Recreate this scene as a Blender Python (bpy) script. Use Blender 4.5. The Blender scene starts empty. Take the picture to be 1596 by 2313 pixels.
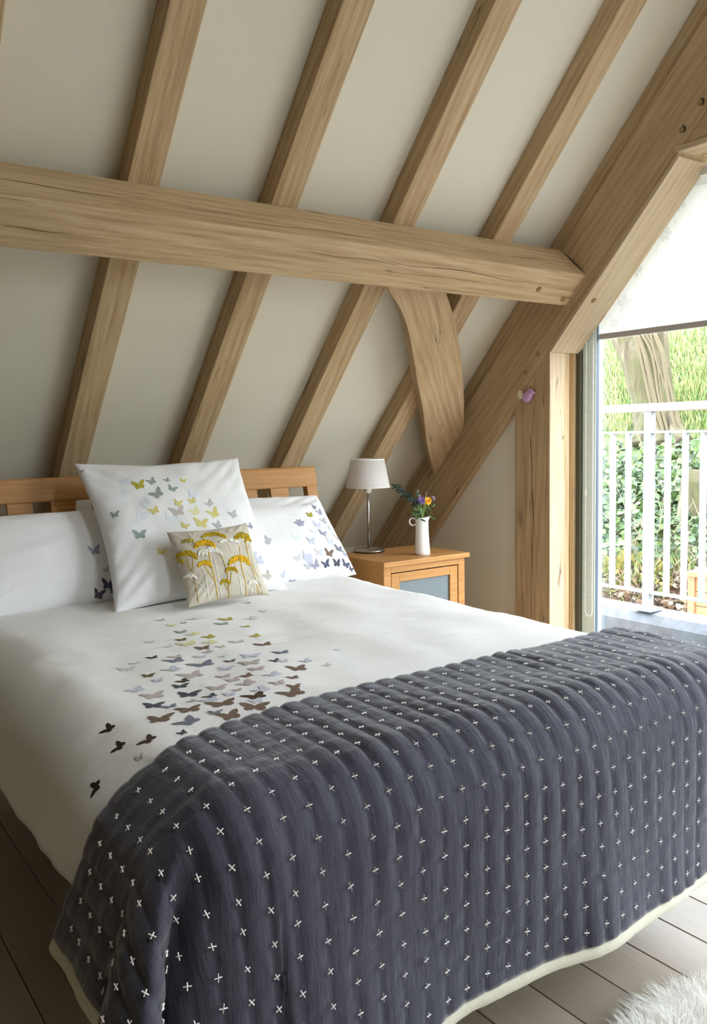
import bpy, bmesh, math, random
import numpy as np
from mathutils import Vector, Matrix, noise
from mathutils.bvhtree import BVHTree

random.seed(7)
rng = np.random.default_rng(7)
sc = bpy.context.scene
col = sc.collection
PI = math.pi
R = math.radians

# ------------------------------------------------------------------ camera
EYE = Vector((0, 0, 1.10))
YAW, PITCH, ROLL, FPX = R(54.9145), R(5.13807), R(-1.12241), 1928.78
_d = Vector((math.cos(YAW) * math.cos(PITCH), math.sin(YAW) * math.cos(PITCH), -math.sin(PITCH)))
_r = Vector((math.sin(YAW), -math.cos(YAW), 0))
_u = _r.cross(_d)
CR = _r * math.cos(ROLL) + _u * math.sin(ROLL)
CU = _u * math.cos(ROLL) - _r * math.sin(ROLL)
cam = bpy.data.cameras.new('camera')
cam.sensor_fit = 'HORIZONTAL'; cam.sensor_width = 36; cam.lens = FPX / 1596 * 36
cam.clip_start = .02; cam.clip_end = 200
co = bpy.data.objects.new('camera', cam); col.objects.link(co)
co.matrix_world = Matrix(((CR.x, CU.x, -_d.x, EYE.x), (CR.y, CU.y, -_d.y, EYE.y), (CR.z, CU.z, -_d.z, EYE.z), (0, 0, 0, 1)))
sc.camera = co


def ray(px, py):
    return _d + CR * ((px - 798) / FPX) - CU * ((py - 1156.5) / FPX)


def at(px, py, axis, val):                      # a point of the photograph on the plane axis = val
    v = ray(px, py)
    return EYE + v * ((val - EYE[axis]) / v[axis])


# ------------------------------------------------------------------ helpers
class MB:
    def __init__(s):
        s.v = []; s.f = []; s.m = []; s.uv = None

    def add(s, verts, faces, mi=0):
        o = len(s.v)
        s.v += [tuple(p) for p in verts]
        s.f += [tuple(i + o for i in f) for f in faces]
        s.m += [mi] * len(faces)
        return s

    def box(s, x0, x1, y0, y1, z0, z1, mi=0, M=None):
        P = [(x, y, z) for z in (z0, z1) for y in (y0, y1) for x in (x0, x1)]
        if M is not None:
            P = [M @ Vector(p) for p in P]
        return s.add(P, [(0, 2, 3, 1), (4, 5, 7, 6), (0, 1, 5, 4), (2, 6, 7, 3), (0, 4, 6, 2), (1, 3, 7, 5)], mi)

    def prism(s, poly, axis, a, b, mi=0):       # polygon in the two other axes, extruded along axis
        n = len(poly)

        def mk(p, t):
            q = list(p); q.insert(axis, t); return q
        return s.add([mk(p, a) for p in poly] + [mk(p, b) for p in poly],
                     [tuple(range(n))[::-1], tuple(range(n, 2 * n))] + [(i, (i + 1) % n, n + (i + 1) % n, n + i) for i in range(n)], mi)

    def lathe(s, prof, n=32, c=(0, 0, 0), mi=0, cap=False):
        V = []; F = []
        for r, z in prof:
            for k in range(n):
                t = 2 * PI * k / n
                V.append((c[0] + r * math.cos(t), c[1] + r * math.sin(t), c[2] + z))
        for i in range(len(prof) - 1):
            for k in range(n):
                F.append((i * n + k, i * n + (k + 1) % n, (i + 1) * n + (k + 1) % n, (i + 1) * n + k))
        if cap:
            F.append(tuple(range(n))[::-1]); F.append(tuple(range((len(prof) - 1) * n, len(prof) * n)))
        return s.add(V, F, mi)

    def tube(s, pts, rad, n=8, mi=0, cap=True):
        pts = [Vector(p) for p in pts]
        if not hasattr(rad, '__len__'):
            rad = [rad] * len(pts)
        V = []; F = []
        up = None
        for i, p in enumerate(pts):
            t = (pts[min(i + 1, len(pts) - 1)] - pts[max(i - 1, 0)])
            if t.length < 1e-9:
                t = Vector((0, 0, 1))
            t.normalize()
            if up is None:
                up = Vector((0, 0, 1)) if abs(t.z) < .9 else Vector((1, 0, 0))
            a = t.cross(up)
            if a.length < 1e-6:
                a = t.orthogonal()
            a.normalize(); b = t.cross(a); up = -b if False else up
            for k in range(n):
                w = 2 * PI * k / n
                V.append(p + a * (rad[i] * math.cos(w)) + b * (rad[i] * math.sin(w)))
        for i in range(len(pts) - 1):
            for k in range(n):
                F.append((i * n + k, i * n + (k + 1) % n, (i + 1) * n + (k + 1) % n, (i + 1) * n + k))
        if cap:
            F.append(tuple(range(n))[::-1]); F.append(tuple(range((len(pts) - 1) * n, len(pts) * n)))
        return s.add(V, F, mi)

    def ball(s, c, r, n=10, m=6, mi=0, sq=(1, 1, 1)):
        prof = [(max(1e-5, r * math.sin(PI * i / m)), -r * math.cos(PI * i / m)) for i in range(m + 1)]
        o = len(s.v)
        s.lathe(prof, n, (0, 0, 0), mi)
        for i in range(o, len(s.v)):
            p = s.v[i]; s.v[i] = (c[0] + p[0] * sq[0], c[1] + p[1] * sq[1], c[2] + p[2] * sq[2])
        return s

    def build(s, name, mats, parent=None, smooth=False, bevel=0, kind=None, recalc=True):
        me = bpy.data.meshes.new(name)
        me.from_pydata(s.v, [], s.f)
        if not isinstance(mats, (list, tuple)):
            mats = [mats]
        for m in mats:
            me.materials.append(m)
        if len(mats) > 1:
            me.polygons.foreach_set('material_index', s.m)
        if recalc:
            bm = bmesh.new(); bm.from_mesh(me); bmesh.ops.recalc_face_normals(bm, faces=bm.faces); bm.to_mesh(me); bm.free()
        if smooth:
            me.polygons.foreach_set('use_smooth', [True] * len(me.polygons))
        if s.uv is not None:
            ul = me.uv_layers.new(name='UVMap')
            li = np.zeros(len(me.loops), dtype=np.int32); me.loops.foreach_get('vertex_index', li)
            ul.data.foreach_set('uv', np.asarray(s.uv, dtype=np.float32)[li].ravel())
        me.update()
        o = bpy.data.objects.new(name, me); col.objects.link(o)
        if parent is not None:
            o.parent = parent
        if bevel:
            b = o.modifiers.new('bevel', 'BEVEL'); b.width = bevel; b.segments = 2; b.limit_method = 'ANGLE'; b.angle_limit = R(40)
        if kind:
            o['kind'] = kind
        return o


def tag(o, label, cat, group=None, kind=None):
    o['label'] = label; o['category'] = cat
    if group: o['group'] = group
    if kind: o['kind'] = kind
    return o


def empty(name, label, cat, loc=(0, 0, 0), group=None, M=None):
    o = bpy.data.objects.new(name, None); col.objects.link(o)
    o.empty_display_size = .05
    o.location = loc
    if M is not None: o.matrix_world = M
    return tag(o, label, cat, group)


def structure(o, label, cat):
    return tag(o, label, cat, kind='structure')


# ------------------------------------------------------------------ materials
def lin(c):
    return tuple(((x / 255) / 12.92 if x / 255 <= .04045 else ((x / 255 + .055) / 1.055) ** 2.4) for x in c) + (1,)


class NT:
    def __init__(s, name):
        s.mat = bpy.data.materials.new(name); s.mat.use_nodes = True
        s.t = s.mat.node_tree; s.t.nodes.clear()
        s.out = s.t.nodes.new('ShaderNodeOutputMaterial')

    def n(s, typ, **kw):
        nd = s.t.nodes.new('ShaderNode' + typ)
        for k, v in kw.items():
            if k.startswith('i_'):
                key = k[2:].replace('_', ' ')
                nd.inputs[key].default_value = v
            else:
                setattr(nd, k, v)
        return nd

    def l(s, a, b):
        s.t.links.new(a, b)

    def math(s, op, a, b=None, clamp=False):
        m = s.n('Math', operation=op); m.use_clamp = clamp
        for i, x in enumerate((a, b)):
            if x is None: continue
            if hasattr(x, 'links'): s.l(x, m.inputs[i])
            else: m.inputs[i].default_value = x
        return m.outputs[0]

    def ramp(s, fac, stops, interp='LINEAR'):
        r = s.n('ValToRGB'); cr = r.color_ramp; cr.interpolation = interp
        while len(cr.elements) > 1: cr.elements.remove(cr.elements[0])
        for i, (p, c) in enumerate(stops):
            e = cr.elements[0] if i == 0 else cr.elements.new(p)
            e.position = p; e.color = c if len(c) == 4 else tuple(c) + (1,)
        s.l(fac, r.inputs[0]); return r.outputs[0]

    def mix(s, fac, a, b, typ='MIX'):
        m = s.n('Mix', data_type='RGBA', blend_type=typ)
        for i, x in ((0, fac), (6, a), (7, b)):
            if hasattr(x, 'links'): s.l(x, m.inputs[i])
            else: m.inputs[i].default_value = x
        return m.outputs[2]

    def coords(s, kind='Object', scale=(1, 1, 1), rnd=True, rot=(0, 0, 0)):
        tc = s.n('TexCoord'); mp = s.n('Mapping'); mp.inputs['Scale'].default_value = scale; mp.inputs['Rotation'].default_value = rot
        s.l(tc.outputs[kind], mp.inputs[0])
        if rnd:
            oi = s.n('ObjectInfo'); v = s.n('VectorMath', operation='SCALE')
            v.inputs[0].default_value = (37.1, 91.7, 53.3); s.l(oi.outputs['Random'], v.inputs['Scale'])
            s.l(v.outputs[0], mp.inputs['Location'])
        return mp.outputs[0]

    def noise(s, vec, scale=5, detail=4, rough=.5, dist=0):
        nn = s.n('TexNoise'); nn.inputs['Scale'].default_value = scale; nn.inputs['Detail'].default_value = detail
        nn.inputs['Roughness'].default_value = rough; nn.inputs['Distortion'].default_value = dist
        s.l(vec, nn.inputs['Vector']); return nn.outputs[0]

    def bsdf(s, color, rough=.5, normal=None, **kw):
        b = s.n('BsdfPrincipled')
        for k, v in (('Base Color', color), ('Roughness', rough)):
            if hasattr(v, 'links'): s.l(v, b.inputs[k])
            else: b.inputs[k].default_value = v
        for k, v in kw.items(): b.inputs[k.replace('_', ' ')].default_value = v
        if normal is not None: s.l(normal, b.inputs['Normal'])
        s.l(b.outputs[0], s.out.inputs[0]); return b

    def bump(s, h, strength=.3, dist=.01):
        b = s.n('Bump'); b.inputs['Strength'].default_value = strength; b.inputs['Distance'].default_value = dist
        s.l(h, b.inputs['Height']); return b.outputs[0]


def plain(name, c, rough=.5, **kw):
    m = NT(name); m.bsdf(lin(c), rough, **kw); return m.mat


def oak(name, dark, mid, light, rough=.6, knots=True, cracks=True, gscale=1.0):
    m = NT(name)
    g1 = m.noise(m.coords('Object', (1.1 * gscale, 26 * gscale, 26 * gscale)), 2.0, 6, .62, .35)
    g2 = m.noise(m.coords('Object', (5 * gscale, 190 * gscale, 190 * gscale)), 1.6, 3, .6)
    w = m.n('TexWave', wave_type='BANDS', bands_direction='DIAGONAL'); w.inputs['Scale'].default_value = 3.4; w.inputs['Distortion'].default_value = 7
    w.inputs['Detail'].default_value = 3; w.inputs['Detail Scale'].default_value = .7; w.inputs['Detail Roughness'].default_value = .6
    m.l(m.coords('Object', (.35 * gscale, 6 * gscale, 6 * gscale)), w.inputs['Vector'])
    f = m.math('ADD', m.math('MULTIPLY', g1, .62), m.math('MULTIPLY', w.outputs[1], .09))
    f = m.math('ADD', m.math('ADD', f, .115), m.math('MULTIPLY', m.math('SUBTRACT', g2, .5), .5))
    c = m.ramp(f, [(.26, lin(dark)), (.48, lin(mid)), (.72, lin(light))])
    blot = m.noise(m.coords('Object', (1.2, 4, 4)), 1.7, 3, .55)
    c = m.mix(m.math('MULTIPLY', m.ramp(blot, [(.42, (0, 0, 0)), (.72, (1, 1, 1))]), .32), c, lin(dark))
    if cracks:
        cn = m.noise(m.coords('Object', (.7, 15, 15)), 1.0, 2, .5, .2)
        line = m.math('SUBTRACT', 1, m.math('MULTIPLY', m.math('ABSOLUTE', m.math('SUBTRACT', cn, .5)), 170), True)
        mask = m.ramp(m.noise(m.coords('Object', (1.7, 4, 4)), 1.6, 1, .5), [(.55, (0, 0, 0)), (.66, (1, 1, 1))])
        c = m.mix(m.math('MULTIPLY', m.math('MULTIPLY', line, mask), .8), c, lin((74, 52, 30)))
    if knots:
        vo = m.n('TexVoronoi'); vo.inputs['Scale'].default_value = .85; m.l(m.coords('Object', (1.7, 5.5, 5.5)), vo.inputs['Vector'])
        k = m.ramp(vo.outputs[0], [(.0, (1, 1, 1)), (.035, (.9, .9, .9)), (.075, (.2, .2, .2)), (.2, (0, 0, 0))])
        c = m.mix(m.math('MULTIPLY', k, .6), c, lin((96, 72, 46)))
    b = m.bump(m.math('ADD', g1, g2), .18, .004)
    m.bsdf(c, rough, b, Specular_IOR_Level=.2)
    return m.mat


M = {}
M['oak'] = oak('green_oak', (154, 126, 90), (187, 161, 124), (204, 181, 147))
M['oak_light'] = oak('planed_oak', (176, 152, 119), (194, 173, 142), (208, 190, 163), knots=False)
M['oak_warm'] = oak('warm_oak', (130, 92, 52), (152, 114, 68), (170, 132, 84), knots=False, cracks=False)
M['furniture'] = oak('lacquered_oak', (164, 116, 66), (182, 134, 80), (196, 150, 96), .38, False, False, 1.4)
M['peg'] = oak('oak_peg', (120, 96, 58), (156, 130, 84), (180, 154, 108), knots=False, cracks=False, gscale=3)
M['bounce_cut'] = oak('bounce_cut_dark_wood', (58, 44, 32), (82, 64, 48), (104, 84, 64), knots=False, cracks=False)  # dark finish invented for the unseen walls, to cut bounced light
M['hole'] = plain('dark_hole', (46, 34, 20), .9)


def plaster(name, c):
    m = NT(name)
    n = m.noise(m.coords('Object', (1, 1, 1), False), 60, 4, .6)
    b = m.bump(n, .05, .003)
    m.bsdf(lin(c), .85, b, Specular_IOR_Level=.2); return m.mat


M['plaster'] = plaster('cream_plaster', (221, 216, 198))
M['wall'] = plaster('cream_wall_paint', (221, 216, 199))

# painted floor
m = NT('painted_boards')
n1 = m.noise(m.coords('Object', (14, .9, 1), False), 2.5, 5, .6)
n2 = m.noise(m.coords('Object', (90, 3, 1), False), 2, 3, .5)
sp = m.n('SeparateXYZ'); tcn = m.n('TexCoord'); m.l(tcn.outputs['Object'], sp.inputs[0])
bid = m.math('FLOOR', m.math('DIVIDE', m.math('ADD', sp.outputs[0], 20 * .1357 - 1.199), .1357))
wn = m.n('TexWhiteNoise', noise_dimensions='1D'); m.l(bid, wn.inputs['W'])
c = m.ramp(m.math('ADD', m.math('MULTIPLY', n1, .5), m.math('MULTIPLY', wn.outputs[0], .5)), [(.2, lin((150, 135, 119))), (.55, lin((162, 147, 131))), (.85, lin((174, 160, 145)))])
m.bsdf(c, .42, m.bump(m.math('ADD', n1, n2), .12, .003), Specular_IOR_Level=.4)
M['floor'] = m.mat


def cloth(name, c, scale=900, var=.04, crease=.0, rough=.9, sheen=.15):
    m = NT(name)
    v = m.coords('Object', (1, 1, 1), False)
    wv = m.noise(v, scale, 2, .5)
    big = m.noise(v, 9, 5, .6, .6)
    L = lin(c)
    lo = tuple(x * (1 - var) for x in L[:3]) + (1,)
    col_ = m.mix(wv, lo, L)
    h = m.math('ADD', m.math('MULTIPLY', big, crease), m.math('MULTIPLY', wv, .04))
    m.bsdf(col_, rough, m.bump(h, .6, .02), Specular_IOR_Level=.15, Sheen_Weight=sheen)
    return m.mat


M['white_cotton'] = cloth('white_cotton', (243, 242, 241), crease=.22)
M['pillow_cotton'] = cloth('pillow_cotton', (240, 239, 239), crease=.35)
M['linen'] = cloth('natural_linen', (214, 205, 188), 500, .22, .3)
M['binding'] = cloth('cream_binding', (214, 208, 190), 500, .12, .3)
M['stitch'] = plain('white_thread', (236, 234, 230), .8)

# quilt: slate linen with crinkle in cloth coordinates (UV)
m = NT('slate_linen')
uvv = m.coords('UV', (1, 1, 1), False)
cr1 = m.noise(m.coords('UV', (75, 14, 1), False), 1.3, 4, .6, .2)
cr2 = m.noise(m.coords('UV', (14, 60, 1), False), 1.5, 4, .6, .6)
wv = m.noise(m.coords('UV', (900, 500, 1), False), 1, 2, .5)
c = m.mix(m.math('ADD', m.math('MULTIPLY', wv, .5), m.math('MULTIPLY', cr1, .5)), lin((52, 50, 60)), lin((74, 73, 88)))
h = m.math('ADD', m.math('ADD', m.math('MULTIPLY', cr1, .8), m.math('MULTIPLY', cr2, .5)), m.math('MULTIPLY', wv, .05))
m.bsdf(c, .75, m.bump(h, .5, .006), Specular_IOR_Level=.25, Sheen_Weight=.4, Sheen_Roughness=.4)
M['quilt'] = m.mat

BF = {'olive': (176, 166, 70), 'ly': (226, 224, 172), 'sage': (152, 164, 160), 'gray': (186, 186, 192), 'lg': (210, 209, 214), 'dko': (112, 104, 70),
      'br': (124, 104, 92), 'dkb': (84, 68, 58), 'sl': (128, 132, 144), 'dks': (88, 88, 98), 'dk': (62, 50, 42), 'mv': (190, 178, 176), 'lb': (200, 203, 218),
      'gold': (214, 203, 128), 'ice': (226, 232, 238), 'pv': (160, 160, 178), 'nv': (92, 92, 116), 'tan': (196, 186, 180), 'wh': (244, 242, 238),
      'yel': (232, 184, 40), 'ol2': (188, 158, 40), 'cream': (232, 224, 190)}
PRINT = {}


def pmat(k):
    if k not in PRINT:
        PRINT[k] = plain('print_' + k, BF[k], .85, Specular_IOR_Level=.1)
    return PRINT[k]


M['chrome'] = plain('brushed_steel', (176, 170, 164), .28, Metallic=1.0)
M['ceramic'] = plain('white_glaze', (240, 238, 234), .25)
M['white_paint'] = plain('white_metal_paint', (232, 234, 236), .45)
M['frame'] = plain('pale_grey_frame', (226, 242, 240), .45)
M['frame_dark'] = plain('olive_grey_frame', (92, 90, 74), .5)
M['seal'] = plain('slate_gasket', (70, 84, 98), .5)
M['rail_paint'] = plain('pale_grey_rail_paint', (164, 167, 172), .5)
M['bead'] = plain('white_bead_chain', (240, 242, 240), .35)
M['rail_wood'] = oak('bleached_timber', (150, 134, 122), (164, 150, 138), (172, 160, 150), knots=False, cracks=False)
m = NT('lamp_shade_cloth')
a = m.n('BsdfDiffuse'); a.inputs[0].default_value = lin((240, 236, 232)); t = m.n('BsdfTranslucent'); t.inputs[0].default_value = lin((236, 226, 216))
mx = m.n('MixShader'); mx.inputs[0].default_value = .35; m.l(a.outputs[0], mx.inputs[1]); m.l(t.outputs[0], mx.inputs[2]); m.l(mx.outputs[0], m.out.inputs[0])
M['shade'] = m.mat
m = NT('blind_fabric')
a = m.n('BsdfDiffuse'); a.inputs[0].default_value = lin((244, 244, 242)); t = m.n('BsdfTranslucent'); t.inputs[0].default_value = lin((244, 244, 242))
mx = m.n('MixShader'); mx.inputs[0].default_value = .42; m.l(a.outputs[0], mx.inputs[1]); m.l(t.outputs[0], mx.inputs[2]); m.l(mx.outputs[0], m.out.inputs[0])
M['blind'] = m.mat
m = NT('blind_print')
a = m.n('BsdfTransparent'); t = m.n('BsdfDiffuse'); t.inputs[0].default_value = lin((150, 148, 146))
mx = m.n('MixShader'); mx.inputs[0].default_value = .14; m.l(a.outputs[0], mx.inputs[1]); m.l(t.outputs[0], mx.inputs[2]); m.l(mx.outputs[0], m.out.inputs[0])
M['blind_print'] = m.mat
m = NT('clear_glass')
a = m.n('BsdfTransparent'); g = m.n('BsdfGlossy'); g.inputs['Roughness'].default_value = .01; g.inputs[0].default_value = (.9, .95, .95, 1)
mx = m.n('MixShader'); mx.inputs[0].default_value = .05; m.l(a.outputs[0], mx.inputs[1]); m.l(g.outputs[0], mx.inputs[2]); m.l(mx.outputs[0], m.out.inputs[0])
M['glass'] = m.mat
M['frosted'] = plain('blue_grey_frosted_panel', (106, 116, 119), .45)
M['lead'] = NT('lead_flashing'); _n = M['lead'].noise(M['lead'].coords('Object', (1, 1, 1), False), 14, 5, .6)
M['lead'].bsdf(M['lead'].ramp(_n, [(.3, lin((84, 87, 94))), (.7, lin((112, 116, 124)))]), .6); M['lead'] = M['lead'].mat

# ------------------------------------------------------------------ roof geometry
TH = R(46.713)
XG = 2.72                                   # face of the gable truss
N2 = (math.sin(TH), math.cos(TH))           # normal of the slope in (y, z), pointing out of the room
C0 = N2[0] * 2.385 + N2[1] * 1.826          # plane of the rafters' undersides
S2 = (-math.cos(TH), math.sin(TH))          # up the slope


def slope_pt(s, off):                       # s metres up the slope from the purlin's upper edge, off metres outwards of the undersides
    return (2.385 + S2[0] * s + N2[0] * off, 1.826 + S2[1] * s + N2[1] * off)


def slope_matrix(x, s, off):
    y, z = slope_pt(s, off)
    M4 = Matrix(((0, 1, 0, x), (S2[0], 0, N2[0], y), (S2[1], 0, N2[1], z), (0, 0, 0, 1)))   # local X up the slope, Y along world X, Z outwards
    return M4


YR = .10
CEIL = .078


def z_ceil(y, off=CEIL):
    return (C0 + off - N2[0] * y) / N2[1]


# ------------------------------------------------------------------ shell
XL = -2.6
YB = 3.74
fl = MB()
grooves = []
x = 1.199 - .1357 * 28
while x < 3.1:
    fl.box(max(x + .0012, XL - .1), min(x + .1357 - .0012, 2.98), -3.6, YB + .02, -.03, 0)
    x += .1357
    if x < XL - .1: continue
o = fl.build('floor', M['floor'], bevel=.0015); structure(o, 'taupe painted floorboards running under the bed', 'floor')
sub = MB().box(XL - .1, 2.98, -3.6, YB, -.2, -.031).build('floor_underlay', M['hole']); structure(sub, 'dark gaps between the painted floorboards', 'floor')

s0 = (2.385 - 4.0) / -S2[0] * -1
s_low = (2.385 - 4.3) / math.cos(TH)
s_top = (2.385 - YR) / math.cos(TH)
yl, zl = slope_pt(s_low, CEIL)
zr = z_ceil(YR)
ce = MB().prism([(4.3, z_ceil(4.3)), (YR, zr), (YR, zr + .3), (4.3, z_ceil(4.3) + .3)], 0, XL - .1, 3.05)
o = ce.build('ceiling', M['plaster']); structure(o, 'cream plaster slope between the oak rafters', 'ceiling')
yo = 2 * YR - 4.3
# opposite slope, with an unseen roof window added to light the room
rw = [(1.15, 1.85)]
ya, yb = -.55, -1.65


def zo(y): return z_ceil(2 * YR - y)


c2 = MB()
def strip(x0, x1, y0, y1):
    c2.prism([(y0, zo(y0)), (y1, zo(y1)), (y1, zo(y1) + .2), (y0, zo(y0) + .2)], 0, x0, x1)
strip(XL - .1, 3.05, YR, ya); strip(XL - .1, 3.05, yb, yo)
xs = [XL - .1] + [v for p in rw for v in p] + [3.05]
for i in range(0, len(xs), 2): strip(xs[i], xs[i + 1], ya, yb)
o = c2.build('ceiling', M['plaster']); structure(o, 'cream plaster slope behind the viewpoint with an opening for the added roof window', 'ceiling')

wb = MB().box(XL - .1, 3.0, YB, YB + .1, -.03, z_ceil(YB) + .05).build('wall_back', M['wall']); structure(wb, 'low cream eaves wall behind the headboard', 'wall')
wf = MB().box(XL - .1, 3.0, 2 * YR - YB - .1, 2 * YR - YB, -.03, z_ceil(YB) + .05).build('wall_front', M['bounce_cut']); structure(wf, 'low unseen eaves wall behind the viewpoint, darkened to cut bounce light', 'wall')
wl = MB().prism([(YB, -.03), (YB, z_ceil(YB)), (YR, zr), (2 * YR - YB, z_ceil(YB)), (2 * YR - YB, -.03)], 0, XL - .1, XL).build('wall_left', M['bounce_cut'])
structure(wl, 'unseen gable wall behind the viewpoint, darkened to cut bounce light', 'wall')

# right gable: opening polygon (y, z)
YJ, ZJ, YT, ZT = 2.446, 1.437, 1.862, 2.064
wr = MB()
X0, X1 = 2.748, 3.0
wr.prism([(YB, -.03), (YB, z_ceil(YB)), (YJ + .01, z_ceil(YJ)), (YJ + .01, -.03)], 0, X0, X1)
wr.prism([(YJ + .01, ZJ), (YJ + .01, z_ceil(YJ)), (YT, z_ceil(YT)), (YT, ZT + .01)], 0, X0, X1)
wr.prism([(YT, ZT + .01), (YT, z_ceil(YT)), (YR, zr), (2 * YR - YT, z_ceil(YT)), (2 * YR - YT, ZT + .01)], 0, X0, X1)
wr.prism([(2 * YR - YT, ZT), (2 * YR - YT, z_ceil(YT)), (2 * YR - YJ, z_ceil(YJ)), (2 * YR - YJ, ZJ)], 0, X0, X1)
wr.prism([(2 * YR - YJ, -.03), (2 * YR - YJ, z_ceil(YJ)), (2 * YR - YB, z_ceil(YB)), (2 * YR - YB, -.03)], 0, X0, X1)
o = wr.build('wall_right', M['wall']); structure(o, 'cream gable wall beside the oak post', 'wall')

# ------------------------------------------------------------------ oak frame


def beam(name, Mx, x0, x1, y0, y1, z0, z1, label, mat='oak', bevel=.004, cat='beam', group=None):
    b = MB().box(x0, x1, y0, y1, z0, z1)
    o = b.build(name, M[mat], bevel=bevel); o.matrix_world = Mx
    tag(o, label, cat, group); return o


RX = [(.452, 'sliver of oak rafter at the top left corner of the picture'),
      (.920, 'oak rafter rising behind the left pillow, widest looking of the four full rafters'),
      (1.384, 'oak rafter rising behind the big square cushion, second of the four full rafters'),
      (1.866, 'oak rafter meeting the right end of the headboard, third of the four full rafters'),
      (2.343, 'oak rafter passing behind the lamp shade and the curved brace')]
for X, lab in RX:
    beam('rafter', slope_matrix(X, 0, 0), s_low + .55, s_top - .02, 0, .096, 0, CEIL, lab, group='common rafters on the slope')
beam('rafter', slope_matrix(XG, 0, 0), s_low + .55, s_top - .02, .024, .12, 0.005, CEIL, 'shadowed oak rafter lying along the top of the gable principal', group='common rafters on the slope')

# purlin: local X along the beam
y, z = 2.385, 1.826
Pm = Matrix(((1, 0, 0, 0), (0, N2[0], S2[0], y), (0, N2[1], S2[1], z), (0, 0, 0, 1)))       # local Y outwards of the slope, Z up the slope
pur = MB().box(XL + .02, XG + .01, -.1745, .0, -.146, 0).build('purlin', M['oak'], bevel=.005); pur.matrix_world = Pm
tag(pur, 'thick horizontal oak purlin crossing in front of the rafters', 'beam')


def peg(parent, p, nrm, r=.0105, l=.006, mat='peg', name='peg'):
    nrm = Vector(nrm).normalized()
    b = MB(); b.tube([p - nrm * .012, p + nrm * l * .6, p + nrm * l], [r, r, r * .8], 12)
    o = b.build(name, M[mat], smooth=False)
    o.parent = parent; o.matrix_parent_inverse = parent.matrix_world.inverted()
    return o


def plane_hit(px, py, p0, n):
    v = ray(px, py); n = Vector(n); p0 = Vector(p0)
    return EYE + v * ((p0 - EYE).dot(n) / v.dot(n))


nin = Vector((0, -N2[0], -N2[1]))
bpy.context.view_layer.update()
for q in ((1216, 653), (1271, 676)):
    p = plane_hit(*q, (0,) + slope_pt(0, -.1745), nin); peg(pur, p, nin, .011)

def crack(name, parent, pts, w):
    pts = smooth_chain(pts, 5); n_ = len(pts)
    b = MB().tube(pts, [w * (.25 + math.sin(PI * (k + .5) / n_)) * (1 + .4 * noise.noise(Vector((k * .7, pts[0].x, 2)))) for k in range(n_)], 5)
    o = b.build(name, M['hole']); o.parent = parent; o.matrix_parent_inverse = parent.matrix_world.inverted()


def smooth_chain(pts, k):
    out = []
    for i in range(len(pts) - 1):
        a = pts[max(i - 1, 0)]; b_ = pts[i]; c_ = pts[i + 1]; d_ = pts[min(i + 2, len(pts) - 1)]
        for j in range(k):
            t = j / k
            out.append(.5 * ((2 * b_) + (c_ - a) * t + (2 * a - 5 * b_ + 4 * c_ - d_) * t * t + (3 * b_ - a - 3 * c_ + d_) * t ** 3))
    out.append(pts[-1]); return out


pin_ = (0,) + slope_pt(0, -.1745)
nup = (0, S2[0], S2[1])
for q, w in (([(840, 577), (920, 600), (1000, 606), (1048, 612), (1089, 620), (1148, 634), (1196, 637)], .0009), ([(0, 508), (60, 516), (110, 524), (160, 528)], .0007), ([(690, 566), (760, 580), (830, 586), (900, 600)], .0007), ([(1000, 655), (1060, 660), (1120, 668)], .0005)):
    crack('drying_crack', pur, [plane_hit(*p, pin_, nin) for p in q], w)
ptop_ = (0,) + slope_pt(0, 0)
for q, w in (([(0, 402), (60, 413), (130, 426), (220, 440), (330, 452)], .0009), ([(560, 500), (640, 512), (740, 522), (830, 538)], .0008), ([(1150, 578), (1190, 583), (1232, 589)], .0009), ([(420, 470), (470, 478), (520, 483)], .0006)):
    crack('drying_crack', pur, [plane_hit(*p, ptop_, nup) for p in q], w)
crack('shoulder_gap', pur, [at(1267, 566, 0, XG - .001), at(1292, 590, 0, XG - .001), at(1316, 613, 0, XG - .001)], .0022)

# principal rafter with its step above the post
YP0, YP1 = 2.446, 2.646
def sp_(s, off): return slope_pt(s, off)
s_post = (2.385 - 2.66) / math.cos(TH)
D1, D2 = -.222, -.241
sA = s_low + .55
pr = MB().prism([sp_(sA, -.001), sp_(s_top, -.001), sp_(s_top, D1), sp_(s_post, D1), sp_(s_post, D2), sp_(sA, D2)], 0, XG, XG + .18)
# express in a local frame running up the slope so that the grain follows the timber
Ms = slope_matrix(XG, 0, 0); Mi = Ms.inverted()
pr.v = [tuple(Mi @ Vector(v)) for v in pr.v]
pri = pr.build('principal_rafter', M['oak'], bevel=.005); pri.matrix_world = Ms
tag(pri, 'deep oak principal rafter sloping down the gable to the nightstand', 'beam')
bpy.context.view_layer.update()
for q in ((1215, 800), (1187, 841)):
    peg(pri, at(*q, 0, XG), (-1, 0, 0), .010, .004)
for q in ((1582, 231), (1540, 293)):
    p = at(*q, 0, XG); peg(pri, p, (-1, 0, 0), .012, .002)
    b = MB()
    for k in range(9):
        t0, t1 = -1.2 + k * .3, -1.2 + (k + 1) * .3
    pts = [p + Vector((-.0022, -.0125 * math.cos(t), .0125 * math.sin(t))) for t in [-1.3 + .3 * k for k in range(10)]]
    b.tube(pts, [.0008 + .0022 * math.sin(PI * k / 9) for k in range(10)], 6)
    o = b.build('peg_gap', M['hole']); o.parent = pri; o.matrix_parent_inverse = pri.matrix_world.inverted()

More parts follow.
